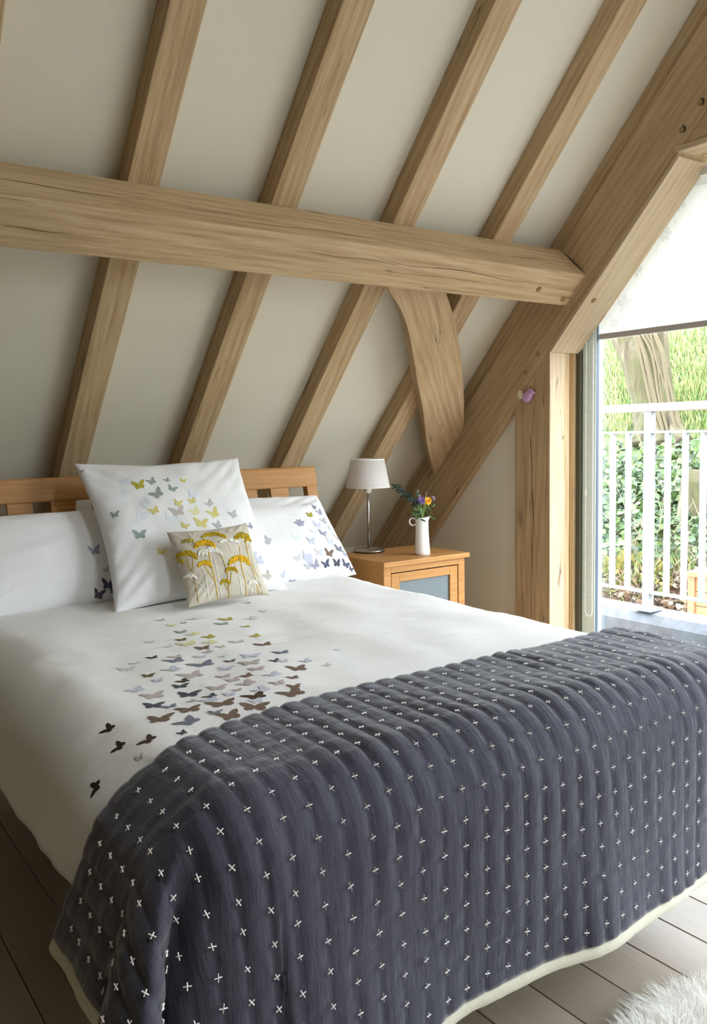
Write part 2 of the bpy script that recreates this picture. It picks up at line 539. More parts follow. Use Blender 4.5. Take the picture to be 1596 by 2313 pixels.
# post
MP = Matrix(((0, 1, 0, XG + .002), (0, 0, 1, YP0), (1, 0, 0, 0), (0, 0, 0, 1)))     # local X up
ptop = 1.44
po = MB()
zA = (C0 + D1 - N2[0] * YP0) / N2[1] + .005; zB = (C0 + D1 - N2[0] * YP1) / N2[1] + .005
po.prism([(0, 0), (zA, 0), (zB, YP1 - YP0), (0, YP1 - YP0)], 1, 0, .17)
post = po.build('post', M['oak'], bevel=.004); post.matrix_world = MP
tag(post, 'upright oak post beside the window with a long drying crack', 'post')
ck = MB()
pts = []
for k in range(44):
    zz = .30 + k * .021
    yy = 2.5455 + .006 * math.sin(k * .22) + .010 * noise.noise(Vector((k * .13, 3, 0))) - .00002 * k * k * .2
    pts.append((XG + .0016, yy, zz))
b = MB().tube(pts, [.0003 + .0011 * math.sin(PI * (k + .5) / 44) * (1 + .5 * math.sin(k * .6)) for k in range(44)], 5)
o = b.build('drying_crack', M['hole']); o.parent = post; bpy.context.view_layer.update(); o.matrix_parent_inverse = post.matrix_world.inverted()

# curved brace between purlin and principal, in the roof plane
OFF = -.0606
left = [(862, 632), (875, 655), (905, 700), (925, 760), (940, 850), (955, 930), (965, 1010), (982, 1075)]
right = [(1000, 640), (1010, 668), (1030, 740), (1042, 820), (1048, 900), (1047, 966)]
p0 = (0,) + slope_pt(0, OFF)
poly = [plane_hit(*q, p0, nin) for q in left] + [plane_hit(*q, p0, nin) for q in reversed(right)]
Mb = slope_matrix(2.3, -.9, OFF)
Mbi = Mb.inverted()
loc = [Mbi @ v for v in poly]


def smooth_chain(pts, k):
    out = []
    for i in range(len(pts) - 1):
        a = pts[max(i - 1, 0)]; b_ = pts[i]; c_ = pts[i + 1]; d_ = pts[min(i + 2, len(pts) - 1)]
        for j in range(k):
            t = j / k
            out.append(.5 * ((2 * b_) + (c_ - a) * t + (2 * a - 5 * b_ + 4 * c_ - d_) * t * t + (3 * b_ - a - 3 * c_ + d_) * t ** 3))
    out.append(pts[-1]); return out


nl = len(left)
Lc = smooth_chain(loc[:nl], 4); Rc = smooth_chain(loc[nl:][::-1], 6)
n_ = 29


def resamp(ch, n):
    L = [0]
    for i in range(len(ch) - 1): L.append(L[-1] + (ch[i + 1] - ch[i]).length)
    out = []
    for k in range(n):
        t = L[-1] * k / (n - 1)
        i = min(max(np.searchsorted(L, t) - 1, 0), len(ch) - 2)
        w = (t - L[i]) / max(L[i + 1] - L[i], 1e-9); out.append(ch[i].lerp(ch[i + 1], w))
    return out


Lc = resamp(Lc, n_); Rc = resamp(Rc, n_)
br = MB(); V = []
for z_ in (0, .062):
    for ch in (Lc, Rc):
        V += [(p.x, p.y, z_) for p in ch]
F = []
for i in range(n_ - 1):
    F.append((i, i + 1, n_ + i + 1, n_ + i)); F.append((2 * n_ + i, 3 * n_ + i, 3 * n_ + i + 1, 2 * n_ + i + 1))
    F.append((i, 2 * n_ + i, 2 * n_ + i + 1, i + 1)); F.append((n_ + i, n_ + i + 1, 3 * n_ + i + 1, 3 * n_ + i))
F.append((0, n_, 3 * n_, 2 * n_)); F.append((n_ - 1, 3 * n_ - 1, 4 * n_ - 1, 2 * n_ - 1))
br.add(V, F)
Rb = Matrix.Rotation(math.atan2(Lc[0].y - Lc[-1].y, Lc[0].x - Lc[-1].x), 4, 'Z')
br.v = [tuple(Rb.inverted() @ Vector(v)) for v in br.v]
o = br.build('brace', M['oak'], bevel=.003); o.matrix_world = Mb @ Rb
tag(o, 'curved oak wind brace between the purlin and the gable principal', 'beam')

# collar beam over the window and linings
MC = Matrix(((0, 1, 0, XG), (-1, 0, 0, YT), (0, 0, 1, ZT), (0, 0, 0, 1)))          # local X towards the viewer's side
zc0 = (C0 + D1 - N2[0] * 1.0) / N2[1]
cb = MB()
def yof(z_): return (C0 + D1 - N2[1] * z_) / N2[0]
cb.prism([(YT - yof(ZT + .004) if False else YT - (yof(ZT + .02)), .02), (3.6, .02), (3.6, .27), (YT - yof(ZT + .27), .27)], 1, .003, .17)
o = cb.build('collar_beam', M['oak'], bevel=.004); o.matrix_world = MC
tag(o, 'end of an oak collar beam above the window head', 'beam')


def lining(name, Mx, x0, x1, y0, y1, z0, z1, mat, label):
    o = MB().box(x0, x1, y0, y1, z0, z1).build(name, M[mat], bevel=.002); o.matrix_world = Mx
    return structure(o, label, 'trim')


# jamb board (local X up, Y along world X, Z towards the camera side)
MJ = Matrix(((0, 1, 0, XG), (0, 0, -1, YJ), (1, 0, 0, 0), (0, 0, 0, 1)))
lining('trim_1', MJ, -.02, ZJ, .0, .09, -.004, .003, 'oak_light', 'pale oak lining on the window side of the post')
lining('trim_2', MJ, -.02, ZJ + .03, .0905, .172, -.006, -.002, 'oak_warm', 'warm oak stop bead next to the window frame')
lining('trim_3', MJ, -.02, ZJ + .03, .125, .145, -.004, .0035, 'oak_warm', 'raised oak moulding next to the window frame')
# sloping lining under the principal
MD = slope_matrix(XG, 0, D1)
sj = (2.385 - YJ) / math.cos(TH) + .23
lj = math.hypot(YJ - YT, ZT - ZJ)
yd, zd = slope_pt(0, D1)
sJ = (yd - YJ) / math.cos(TH); sT = (yd - YT) / math.cos(TH)
lining('trim_4', MD, sJ - .004, sT, -.003, .175, -.016, .0, 'oak_light', 'pale oak lining under the sloping principal')
t4 = bpy.data.objects['trim_4']; bpy.context.view_layer.update()
nl_ = Vector((0, -N2[0], -N2[1])); pp = plane_hit(1340, 678, (0,) + slope_pt(0, D1 - .016), nl_); peg(t4, pp, nl_, .011)
MT = Matrix(((0, 1, 0, XG), (-1, 0, 0, YT), (0, 0, 1, ZT), (0, 0, 0, 1)))
lining('trim_5', MT, -.01, 3.6, -.003, .1, .0, .02, 'oak_light', 'pale oak lining across the window head')
lining('trim_6', MT, .02, 3.6, .1, .13, .006, .03, 'oak_warm', 'oak stop bead across the window head')

# ------------------------------------------------------------------ window
win = bpy.data.objects.new('window_1', None); col.objects.link(win); win.location = (2.93, 1.0, 0)
structure(win, 'full height grey framed gable window looking onto the balcony', 'window')


def part(mb, name, mat, parent, smooth=False, bevel=0, **kw):
    o = mb.build(name, mat, smooth=smooth, bevel=bevel, **kw)
    o.parent = parent; bpy.context.view_layer.update(); o.matrix_parent_inverse = parent.matrix_world.inverted(); return o


YF = 2.352
part(MB().box(2.886, 2.99, 2.424, 2.52, -.02, 1.9), 'frame_reveal', M['frame_dark'], win)
part(MB().box(2.900, 2.946, YF, 2.4235, -.02, 2.4), 'stile', M['frame'], win, bevel=.003)
part(MB().box(2.9025, 2.918, YF - .0015, YF + .002, -.02, 2.4), 'gasket', M['seal'], win)
part(MB().box(2.932, 2.99, -2.2, 2.46, 2.10, 2.16), 'head_rail', M['frame_dark'], win)
part(MB().box(2.932, 2.99, -2.2, 2.46, -.03, .02), 'bottom_rail', M['frame'], win)
part(MB().box(2.932, 2.99, .02, .10, .0, 2.12), 'stile', M['frame'], win)
part(MB().box(2.932, 2.99, -2.25, -2.17, .0, 2.12), 'stile', M['frame'], win)
part(MB().box(2.938, 2.944, -2.2, YF, .0, 2.12), 'pane', M['glass'], win)

# invented roof window in the opposite slope, an extra way in for daylight
for i, (a_, b_) in enumerate(rw):
    w = bpy.data.objects.new('window_%d' % (i + 2), None); col.objects.link(w); w.location = ((a_ + b_) / 2, (ya + yb) / 2, zo((ya + yb) / 2))
    structure(w, 'unseen roof window added behind the viewpoint to let in more daylight', 'window')
    fm = MB()
    for (x0, x1, y0, y1) in ((a_, a_ + .06, ya, yb), (b_ - .06, b_, ya, yb), (a_, b_, ya, ya - .06), (a_, b_, yb + .06, yb)):
        fm.prism([(y0, zo(y0) + .06), (y1, zo(y1) + .06), (y1, zo(y1) + .14), (y0, zo(y0) + .14)], 0, x0, x1)
    part(fm, 'frame', M['white_paint'], w)
    part(MB().prism([(ya, zo(ya) + .1), (yb, zo(yb) + .1), (yb, zo(yb) + .105), (ya, zo(ya) + .105)], 0, a_ + .05, b_ - .05), 'pane', M['glass'], w)

# ------------------------------------------------------------------ roller blind
XBL = 2.915
bl = empty('roller_blind', 'white roller blind with a faint floral print, half lowered', 'blind', (XBL, 1.3, 2.03))
YB0, YB1 = 2.346, .14
zb0, zb1 = 1.497, 2.0
g = MB(); nz = 6
g.box(XBL - .0008, XBL + .0008, YB1, YB0, zb0, zb1)
part(g, 'fabric', M['blind'], bl)
part(MB().box(XBL - .006, XBL + .006, YB1, YB0, zb0 - .022, zb0 + .0), 'bottom_bar', plain('grey_hem_bar', (178, 172, 168), .6), bl, bevel=.002)
part(MB().tube([(XBL, YB1 - .01, 2.012), (XBL, YB0 + .01, 2.012)], .02, 16), 'roller', M['blind'], bl, smooth=True)
part(MB().box(XBL - .037, XBL - .030, YB1, YB0, 2.012, 2.040), 'fascia', M['white_paint'], bl)
# bead chain loop
ch = MB()
yc0, yc1 = 2.393, 2.356
XCH = 2.886
pts = []
for k in range(60): pts.append((XCH, yc0, 2.0 - k * (2.0 - .335) / 59))
for k in range(13):
    t = PI * k / 12; pts.append((XCH, (yc0 + yc1) / 2 + (yc0 - yc1) / 2 * math.cos(t), .335 - .026 * math.sin(t)))
for k in range(60): pts.append((XCH, yc1, .335 + k * (2.0 - .335) / 59))
acc = 0; last = None
ch.tube(pts, .0009, 6)
for i in range(len(pts) - 1):
    a_ = Vector(pts[i]); b_ = Vector(pts[i + 1]); nb = max(1, int((b_ - a_).length / .009))
    for k in range(nb): ch.ball(a_.lerp(b_, k / nb), .0026, 6, 4)
part(ch, 'bead_chain', M['bead'], bl, smooth=True)
part(MB().lathe([(.001, -.012), (.004, -.01), (.004, .01), (.001, .012)], 10, (XCH, yc0, .838)), 'chain_connector', M['bead'], bl)
# floral print on the blind
fp = MB()
XP = XBL - .0016
rr = random.Random(3)


def flower(cy, cz, r, petals=5, rot=0.):
    for k in range(petals):
        t = rot + 2 * PI * k / petals
        pc = Vector((XP, cy + r * .55 * math.cos(t), cz + r * .55 * math.sin(t)))
        pts = []
        for j in range(10):
            w = 2 * PI * j / 10
            e1 = r * .46 * math.cos(w); e2 = r * .30 * math.sin(w) * (1 + .25 * math.cos(w))
            pts.append((XP, pc.y + e1 * math.cos(t) - e2 * math.sin(t), pc.z + e1 * math.sin(t) + e2 * math.cos(t)))
        fp.add(pts, [tuple(range(10))])


def vine(pts, w=.0022):
    pts = smooth_chain([Vector((XP, a, b)) for a, b in pts], 8)
    for i in range(len(pts) - 1):
        d = (pts[i + 1] - pts[i]); d.normalize(); s_ = Vector((0, -d.z, d.y)) * w * .5
        fp.add([pts[i] - s_, pts[i] + s_, pts[i + 1] + s_, pts[i + 1] - s_], [(0, 1, 2, 3)])


for k in range(8):
    y0 = 2.28 - k * .27
    zz = 1.52
    vine([(y0, 1.50), (y0 - .04, 1.60), (y0 + .03, 1.70), (y0 - .05, 1.80), (y0 - .01, 1.90), (y0 - .09, 2.0)])
    vine([(y0 - .04, 1.60), (y0 - .11, 1.63), (y0 - .14, 1.70), (y0 - .09, 1.74), (y0 - .07, 1.70)])
    vine([(y0 + .03, 1.70), (y0 + .07, 1.76), (y0 + .05, 1.84)])
    for (a_, b_, r_) in ((0, 1.53, .028), (-.06, 1.60, .034), (.035, 1.66, .03), (-.11, 1.75, .036), (.05, 1.85, .03), (-.04, 1.93, .034), (-.15, 1.56, .026)):
        flower(y0 + a_ + rr.uniform(-.02, .02), b_ + rr.uniform(-.02, .02), r_ * rr.uniform(.8, 1.1), rr.choice((5, 5, 6)), rr.uniform(0, 6))
part(fp, 'floral_print', M['blind_print'], bl, recalc=False)

# ------------------------------------------------------------------ bed frame
bed = empty('bed', 'oak double bed with a slatted headboard tilted back', 'bed', (1.10, 1.9, 0))


def hb_y(z): return 2.78 + (z - .6) * .22          # headboard leans back


def slab(x0, x1, z0, z1, t, dy=0):
    return MB().prism([(hb_y(z0) + dy, z0), (hb_y(z1) + dy, z1), (hb_y(z1) + dy + t, z1), (hb_y(z0) + dy + t, z0)], 0, x0, x1)


HX0, HX1 = .372, 1.83
part(slab(HX0, HX1, .902, .980, .03, -.002), 'top_rail', M['furniture'], bed, bevel=.006)
part(slab(HX0 + .05, HX1 - .05, .40, .47, .028), 'bottom_rail', M['furniture'], bed, bevel=.004)
for x0 in (HX0 + .002, HX1 - .052): part(slab(x0, x0 + .050, .02, .905, .034), 'post', M['furniture'], bed, bevel=.004)
xs_ = .655
k = .655 - .137 * 1
while k < HX1 - .1:
    part(slab(k, k + .080, .46, .905, .016, .004), 'slat', M['furniture'], bed, bevel=.002); k += .1372
part(MB().box(.50, 1.74, 1.04, 2.74, .16, .50), 'base', plain('bed_base_cloth', (120, 112, 100), .9), bed, bevel=.02)
for x0 in (.72, 1.46):
    for y0 in (1.35, 2.45): part(MB().box(x0, x0 + .06, y0, y0 + .06, 0, .17), 'leg', M['furniture'], bed)

# ------------------------------------------------------------------ draped bedding


def drape(u, v, xl, xr, yf, zt, rx, ry, flx, fly, fold=0., fold_phi=.5, rip=None):
    """u: cloth coordinate along X (world X on the flat top), v: distance past the start of the foot rounding (negative on top)."""
    a = 0.; sx = 0
    cxl, cxr, cyf = xl + rx, xr - rx, yf + ry
    if u < cxl: a = cxl - u; sx = -1
    elif u > cxr: a = u - cxr; sx = 1
    b = max(v, 0.)
    bx = min(max(u, cxl), cxr); by = cyf - min(v, 0.)
    rho = math.hypot(a, b)
    if rho < 1e-9: return Vector((bx, by, zt)), Vector((0, 0, 0)), 0, 0
    phi = math.atan2(b, a)                       # 0 side, pi/2 foot
    c2_ = math.cos(phi) ** 2; s2_ = 1 - c2_
    fl_ = flx * c2_ + fly * s2_
    r = rx * c2_ + ry * s2_
    tm = math.acos(fl_)                          # the arc ends where it runs into the flared, hanging part
    if rho < r * tm:
        off = r * math.sin(rho / r); drop = r * (1 - math.cos(rho / r)); hang = 0
    else:
        hang = rho - r * tm; off = r * math.sin(tm) + hang * fl_; drop = r * (1 - fl_) + hang * math.sin(tm)
    if a > 0 and b > 0 and fold:
        tx, ty = math.acos(flx), math.acos(fly)
        ox = rx * math.sin(min(rho / rx, tx)) + max(0, rho - rx * tx) * flx
        oy = ry * math.sin(min(rho / ry, ty)) + max(0, rho - ry * ty) * fly
        s_ = min(1, max(0, (rho - .12) / .32)); w_ = min(1, max(0, (rho - .10) / .16)); w_ = w_ * w_ * (3 - 2 * w_)
        P = ((ox, 0), (ox + .03 * s_, .05), (ox + .012 * s_, .06 + .10 * s_), (ox - .035 * s_, .05 + .085 * s_), (ox * .80, oy * .52), (ox * .66, oy * .80), (ox * .32, oy * .97), (0, oy))
        L = [0.]
        for i in range(7): L.append(L[-1] + math.hypot(P[i + 1][0] - P[i][0], P[i + 1][1] - P[i][1]))
        q = phi / (PI / 2) * L[-1]; i = 0
        while i < 6 and L[i + 1] < q: i += 1
        t = (q - L[i]) / max(L[i + 1] - L[i], 1e-9)
        p0_, p1_, p2_, p3_ = P[max(i - 1, 0)], P[i], P[i + 1], P[min(i + 2, 7)]
        lp_ = [.5 * (2 * p1_[k] + (p2_[k] - p0_[k]) * t + (2 * p0_[k] - 5 * p1_[k] + 4 * p2_[k] - p3_[k]) * t * t + (3 * p1_[k] - p0_[k] - 3 * p2_[k] + p3_[k]) * t ** 3) for k in (0, 1)]
        e_ = (ox * math.cos(phi), oy * math.sin(phi))
        v2 = Vector((sx * (e_[0] * (1 - w_) + lp_[0] * w_), -(e_[1] * (1 - w_) + lp_[1] * w_), 0))
        return Vector((bx, by, zt - drop)) + v2, v2.normalized(), rho, hang
    d = Vector((sx * math.cos(phi), -math.sin(phi), 0))
    if rip is not None and hang > 0: off += rip(u, v, phi, hang)
    return Vector((bx, by, zt - drop)) + d * off, d, rho, hang


# duvet
DZ = .607
DL, DR, DF = .385, 1.795, .975
DRX = .155


def dv_rip(u, v, phi, hang):
    if phi < .6: return hang * (.10 * noise.noise(Vector((v * 7.0, u * 1.2, 4))) + .05 * noise.noise(Vector((v * 16, u * 2, 9))))
    return 0


dv = MB()
us = np.concatenate([np.linspace(.245, .60, 44), np.linspace(.61, 1.63, 60), np.linspace(1.64, 1.945, 30)])
vs = np.concatenate([np.linspace(-1.77, -.02, 130), np.linspace(0, .30, 24)])
grid = []
for v_ in vs:
    row = []
    for u_ in us:
        p, d, rho, hang = drape(u_, v_, DL, DR, DF, DZ, DRX, .10, .30, .03, rip=dv_rip)
        yy = p.y
        cover = min(1, max(0, (yy - 1.22) / .12))                      # flattened where the quilt lies on it
        wob = .010 * noise.noise(Vector((u_ * 3.1, v_ * 3.3, 1))) + .005 * noise.noise(Vector((u_ * 8, v_ * 5, 5))) + .0022 * noise.noise(Vector((u_ * 9, v_ * 26, 8)))
        edge = math.exp(-((u_ - DL - .06) / .08) ** 2)
        wob += edge * .008 * noise.noise(Vector((u_ * 6, v_ * 12, 15)))
        p.z += wob * (cover * .9 + .1) - (1 - cover) * .014
        if p.z < DZ - .02 and (1 - cover) > 0 and d.length > 0: p -= d * .014 * (1 - cover)
        row.append(p)
    grid.append(row)
nu = len(us); nv = len(vs)
dv.add([p for rw_ in grid for p in rw_], [(j * nu + i, j * nu + i + 1, (j + 1) * nu + i + 1, (j + 1) * nu + i) for j in range(nv - 1) for i in range(nu - 1)])
duvet = dv.build('duvet', M['white_cotton'], smooth=True)
sol = duvet.modifiers.new('thickness', 'SOLIDIFY'); sol.thickness = .012; sol.offset = -1
tag(duvet, 'white duvet with a drift of printed butterflies on the bed', 'duvet')


def bvh_of(mb): return BVHTree.FromPolygons([Vector(v) for v in mb.v], mb.f)


dv_bvh = bvh_of(dv)

# butterfly outline, wings spread along +-x, head at +y
BO = [(.02, .10), (.10, .22), (.28, .36), (.46, .42), (.50, .36), (.44, .20), (.36, .06), (.28, .0), (.34, -.06), (.34, -.18), (.27, -.27), (.19, -.30), (.13, -.24), (.08, -.30), (.05, -.16), (.02, -.20)]
BO = BO + [(-x_, y_) for x_, y_ in reversed(BO)]


def butterfly(mb, bvh, hit, nrm, size, ang, mi, foldw=1.0, lift=.0009, up=None):
    nrm = nrm.normalized()
    ref = up if up is not None else Vector((0, 1, 0))
    ty = (ref - nrm * ref.dot(nrm)).normalized(); tx = ty.cross(nrm)
    ca, sa = math.cos(ang), math.sin(ang)

    def P(x_, y_):
        if x_ < 0: x_ *= foldw
        X_ = (x_ * ca - y_ * sa) * size; Y_ = (x_ * sa + y_ * ca) * size
        q = hit + tx * X_ + ty * Y_
        h = bvh.ray_cast(q + nrm * .03, -nrm, .08)
        if h[0] is None: return q + nrm * lift
        return h[0] + nrm * lift
    n = len(BO)
    rings = [[P(x_ * s_, y_ * s_) for x_, y_ in BO] for s_ in (1, .55)]
    c_ = P(0, 0)
    F = [(i, (i + 1) % n, n + (i + 1) % n, n + i) for i in range(n)] + [(n + i, n + (i + 1) % n, 2 * n) for i in range(n)]
    mb.add(rings[0] + rings[1] + [c_], F, mi)


def scatter(target_bvh, items, name, parent, zoom, up=None, sizemul=1.0, seed=1):
    """items: x, y, width in a zoomed view (ox, oy, scale) of the photograph; each is laid on the cloth where it is seen."""
    ox, oy, sc_ = zoom
    keys = sorted({it[3] for it in items}); mats = [pmat(k) for k in keys]
    mb = MB(); r_ = random.Random(seed)
    for it in items:
        x_, y_, w_, k = it[:4]; ang = it[4] if len(it) > 4 else r_.uniform(-.5, .5)
        px, py = ox + x_ * sc_, oy + y_ * sc_
        h = target_bvh.ray_cast(EYE, ray(px, py).normalized(), 20)
        if h[0] is None: continue
        n = h[1]
        if n.dot(h[0] - EYE) > 0: n = -n
        size = w_ * sc_ / FPX * (h[0] - EYE).dot(_d) * sizemul
        butterfly(mb, target_bvh, h[0], n, size, ang, keys.index(k), r_.uniform(.72, 1.0), lift=.0009 + .0003 * r_.random(), up=up)
    return part(mb, name, mats, parent, recalc=False)


Z1 = (0, 950, .43860)
duv = [(1280, 940, 45, 'gray'), (1355, 983, 45, 'lg'), (830, 1030, 60, 'gray'), (990, 1024, 60, 'gray'), (1165, 1025, 90, 'olive'), (1300, 1020, 80, 'lg'), (945, 1043, 40, 'sage'),
       (880, 1056, 60, 'ly'), (1145, 1048, 85, 'sage'), (1265, 1062, 65, 'olive'), (930, 1090, 80, 'sage'), (1000, 1100, 85, 'ly'), (1080, 1115, 80, 'olive'), (1320, 1110, 65, 'olive'),
       (935, 1130, 65, 'dko'), (770, 1142, 60, 'lg'), (965, 1150, 115, 'ly'), (1090, 1143, 95, 'ly'), (1225, 1140, 90, 'lg'), (1360, 1155, 105, 'br'), (1140, 1166, 60, 'tan'),
       (1045, 1172, 90, 'br'), (1075, 1193, 70, 'gray'), (1450, 1195, 95, 'sl'), (785, 1222, 70, 'dks'), (900, 1237, 125, 'sl'), (905, 1218, 80, 'tan'), (1290, 1213, 115, 'lb'), (1160, 1213, 80, 'ice'), (1030, 1218, 80, 'lg'),
       (1185, 1240, 70, 'br'), (1045, 1257, 150, 'sl'), (1290, 1248, 125, 'mv'), (1420, 1238, 75, 'dks'), (650, 1282, 105, 'lg'), (890, 1282, 125, 'lb'), (1160, 1280, 105, 'lb'),
       (1320, 1280, 105, 'mv'), (1530, 1278, 130, 'br'), (760, 1315, 85, 'dko'), (990, 1312, 150, 'mv'), (1150, 1320, 100, 'mv'), (1275, 1315, 75, 'br'), (1410, 1308, 105, 'lb'),
       (1510, 1325, 80, 'br'), (810, 1340, 80, 'lb'), (945, 1343, 85, 'dkb'), (1200, 1338, 95, 'mv'), (1275, 1354, 115, 'mv'), (1430, 1352, 100, 'mv'), (925, 1370, 105, 'dks'),
       (1115, 1378, 125, 'mv'), (1225, 1388, 60, 'mv'), (1350, 1387, 115, 'lb'), (1515, 1370, 85, 'br'), (705, 1388, 105, 'lb'), (790, 1418, 145, 'mv'), (970, 1412, 140, 'dks'),
       (1085, 1420, 90, 'dks'), (1180, 1410, 90, 'lb'), (1315, 1420, 145, 'dkb'), (1505, 1405, 170, 'br'), (990, 1445, 60, 'mv'), (1080, 1440, 115, 'lb'), (1320, 1447, 90, 'lb'),
       (790, 1468, 120, 'dks'), (875, 1475, 95, 'sl'), (1145, 1458, 165, 'br'), (1310, 1475, 170, 'br'), (975, 1488, 145, 'br'), (1105, 1505, 90, 'sl'), (1180, 1520, 150, 'br'),
       (820, 1538, 160, 'br'), (970, 1552, 160, 'sl'), (560, 1590, 95, 'dk', .6), (615, 1680, 95, 'dk', .7), (765, 1645, 110, 'dkb', .5), (715, 1740, 60, 'tan'), (940, 1610, 60, 'dks'), (495, 1888, 100, 'dk', 1.0),
       (870, 1165, 60, 'lg'), (1460, 1240, 70, 'lg'), (1580, 1240, 80, 'lb'), (700, 1250, 70, 'ice'), (1690, 1260, 60, 'lg'), (1745, 1180, 50, 'ice')]
scatter(dv_bvh, duv, 'butterfly_print', duvet, Z1, seed=2)

# quilt
QL, QR, QF, QZ = .366, 1.81, .945, .627
QRX, QRY = .168, .11
CW, CS = .0438, .0450


def q_rip(u, v, phi, hang):
    if phi > 1.4: return hang * (.05 * math.sin(u * 11 + 1.0) + .05 * noise.noise(Vector((u * 6, 0, 2))))
    if phi < .35: return hang * (.12 * noise.noise(Vector((v * 6, 0, 7))))
    return 0


U0, U1 = .158, 2.02
V0, V1 = -(1.290 - (QF + QRY)), .485


def quilt_pt(u, v):
    v = v + .085 * min(1, max(0, (.88 - u) / .42)) ** 1.6 * (1 - .75 * min(1, max(0, (.46 - u) / .30)))     # the throw lies a little askew
    p, d, rho, hang = drape(u, v, QL, QR, QF, QZ, QRX, QRY, .30, .04, .11, .50, q_rip)
    return p


def quilt_surf(u, v, puff=True):
    e = .004
    p = quilt_pt(u, v)
    n = (quilt_pt(u + e, v) - quilt_pt(u - e, v)).cross(quilt_pt(u, v - e) - quilt_pt(u, v + e))
    if n.length < 1e-12: n = Vector((0, 0, 1))
    n.normalize()
    if n.z < -.2 and abs(v) < .01: n = -n
    return p, n


def puff_h(u, v):
    s_ = abs(math.sin(PI * (u - U0) / CW)) ** .75
    t_ = abs(math.sin(PI * (v - V0 - .055) / CS))
    wr_ = noise.noise(Vector((u * 16, v * 55, 3.3))) * .0016 + noise.noise(Vector((u * 50, v * 11, 1.3))) * .0010
    wr_ += noise.noise(Vector((u * 5, v * 7, 8.3))) * .004
    md_ = .75 + .5 * noise.noise(Vector((u * 9, v * 4, 6.1)))
    return .0048 * md_ * s_ * (.65 + .35 * min(1, t_ * 1.6)) + wr_ * (.4 + s_)


qm = MB()
uu = np.arange(U0, U1 + 1e-6, CW / 8)
vv = np.arange(V0, V1 + 1e-6, .0065)
QV = []; QUV = []
for v_ in vv:
    for u_ in uu:
        p, n = quilt_surf(u_, v_)
        QV.append(p + n * puff_h(u_, v_)); QUV.append((u_, v_))
nu = len(uu); nv = len(vv)
qm.add(QV, [(j * nu + i, j * nu + i + 1, (j + 1) * nu + i + 1, (j + 1) * nu + i) for j in range(nv - 1) for i in range(nu - 1)])
qm.uv = QUV
quilt = qm.build('quilt', M['quilt'], smooth=True, recalc=False)
if quilt.data.polygons[len(quilt.data.polygons) // 20].normal.z < 0:
    quilt.data.flip_normals()
sol = quilt.modifiers.new('thickness', 'SOLIDIFY'); sol.thickness = .010; sol.offset = -1
tag(quilt, 'slate blue channel quilted throw over the foot of the bed', 'quilt')
# cross stitches on the seams
st = MB(); r_ = random.Random(5)
iu = 1
while U0 + iu * CW < U1 - .01:
    u_ = U0 + iu * CW; j = 0
    while V0 + .055 + j * CS < V1 - .02:
        v_ = V0 + .055 + j * CS + r_.uniform(-.004, .004)
        p, n = quilt_surf(u_, v_)
        e = .004
        tu = (quilt_pt(u_ + e, v_) - quilt_pt(u_ - e, v_)).normalized(); tv = n.cross(tu).normalized(); tu = tv.cross(n)
        base = p + n * (max(0, noise.noise(Vector((u_ * 5, v_ * 7, 8.3))) * .0016) + .0054)
        a0 = r_.uniform(-.15, .15)
        for q in (0, 1):
            L = (.0052 if q == 0 else .0060) * r_.uniform(.85, 1.1); a_ = a0 + q * PI / 2 + r_.uniform(-.12, .12)
            dx = tu * math.cos(a_) + tv * math.sin(a_); dy = n.cross(dx)
            w = .0009
            st.add([base - dx * L - dy * w, base + dx * L - dy * w, base + dx * L + dy * w, base - dx * L + dy * w,
                    base - dx * L * .9 + n * .0016, base + dx * L * .9 + n * .0016], [(0, 1, 5, 4), (2, 3, 4, 5), (1, 2, 5), (3, 0, 4)])
        j += 1
    iu += 1
o = part(st, 'cross_stitching', M['stitch'], quilt, recalc=False); o['label'] = 'small white cross stitches'
# cream binding round the hanging edges
bd = MB()
edge = [(U0, v_) for v_ in np.arange(V0, V1, .012)] + [(u_, V1) for u_ in np.arange(U0, U1, .012)] + [(U1, v_) for v_ in np.arange(V1, V0, -.012)]
VV = []; F = []
for i, (u_, v_) in enumerate(edge):
    p, n = quilt_surf(min(max(u_, U0 + .002), U1 - .002), min(v_, V1 - .002))
    pin = quilt_pt(min(max(u_, U0 + .02), U1 - .02), min(v_, V1 - .02))
    out = (quilt_pt(u_, v_) - pin); out.normalize()
    rb = .0105 * (1 + .20 * noise.noise(Vector((i * .45, 0, 0))))
    c_ = p + out * .011 + n * -.002
    for k in range(8):
        t = 2 * PI * k / 8
        VV.append(c_ + out * (rb * 1.15 * math.cos(t)) + n * (rb * .45 * math.sin(t)))
m_ = len(edge)
for i in range(m_ - 1):
    for k in range(8): F.append((i * 8 + k, i * 8 + (k + 1) % 8, (i + 1) * 8 + (k + 1) % 8, (i + 1) * 8 + k))
F.append(tuple(range(8))); F.append(tuple(range((m_ - 1) * 8, m_ * 8)))
bd.add(VV, F)
o = part(bd, 'binding', M['binding'], quilt, smooth=True); o['label'] = 'cream cotton binding along the hem'

# ------------------------------------------------------------------ pillows


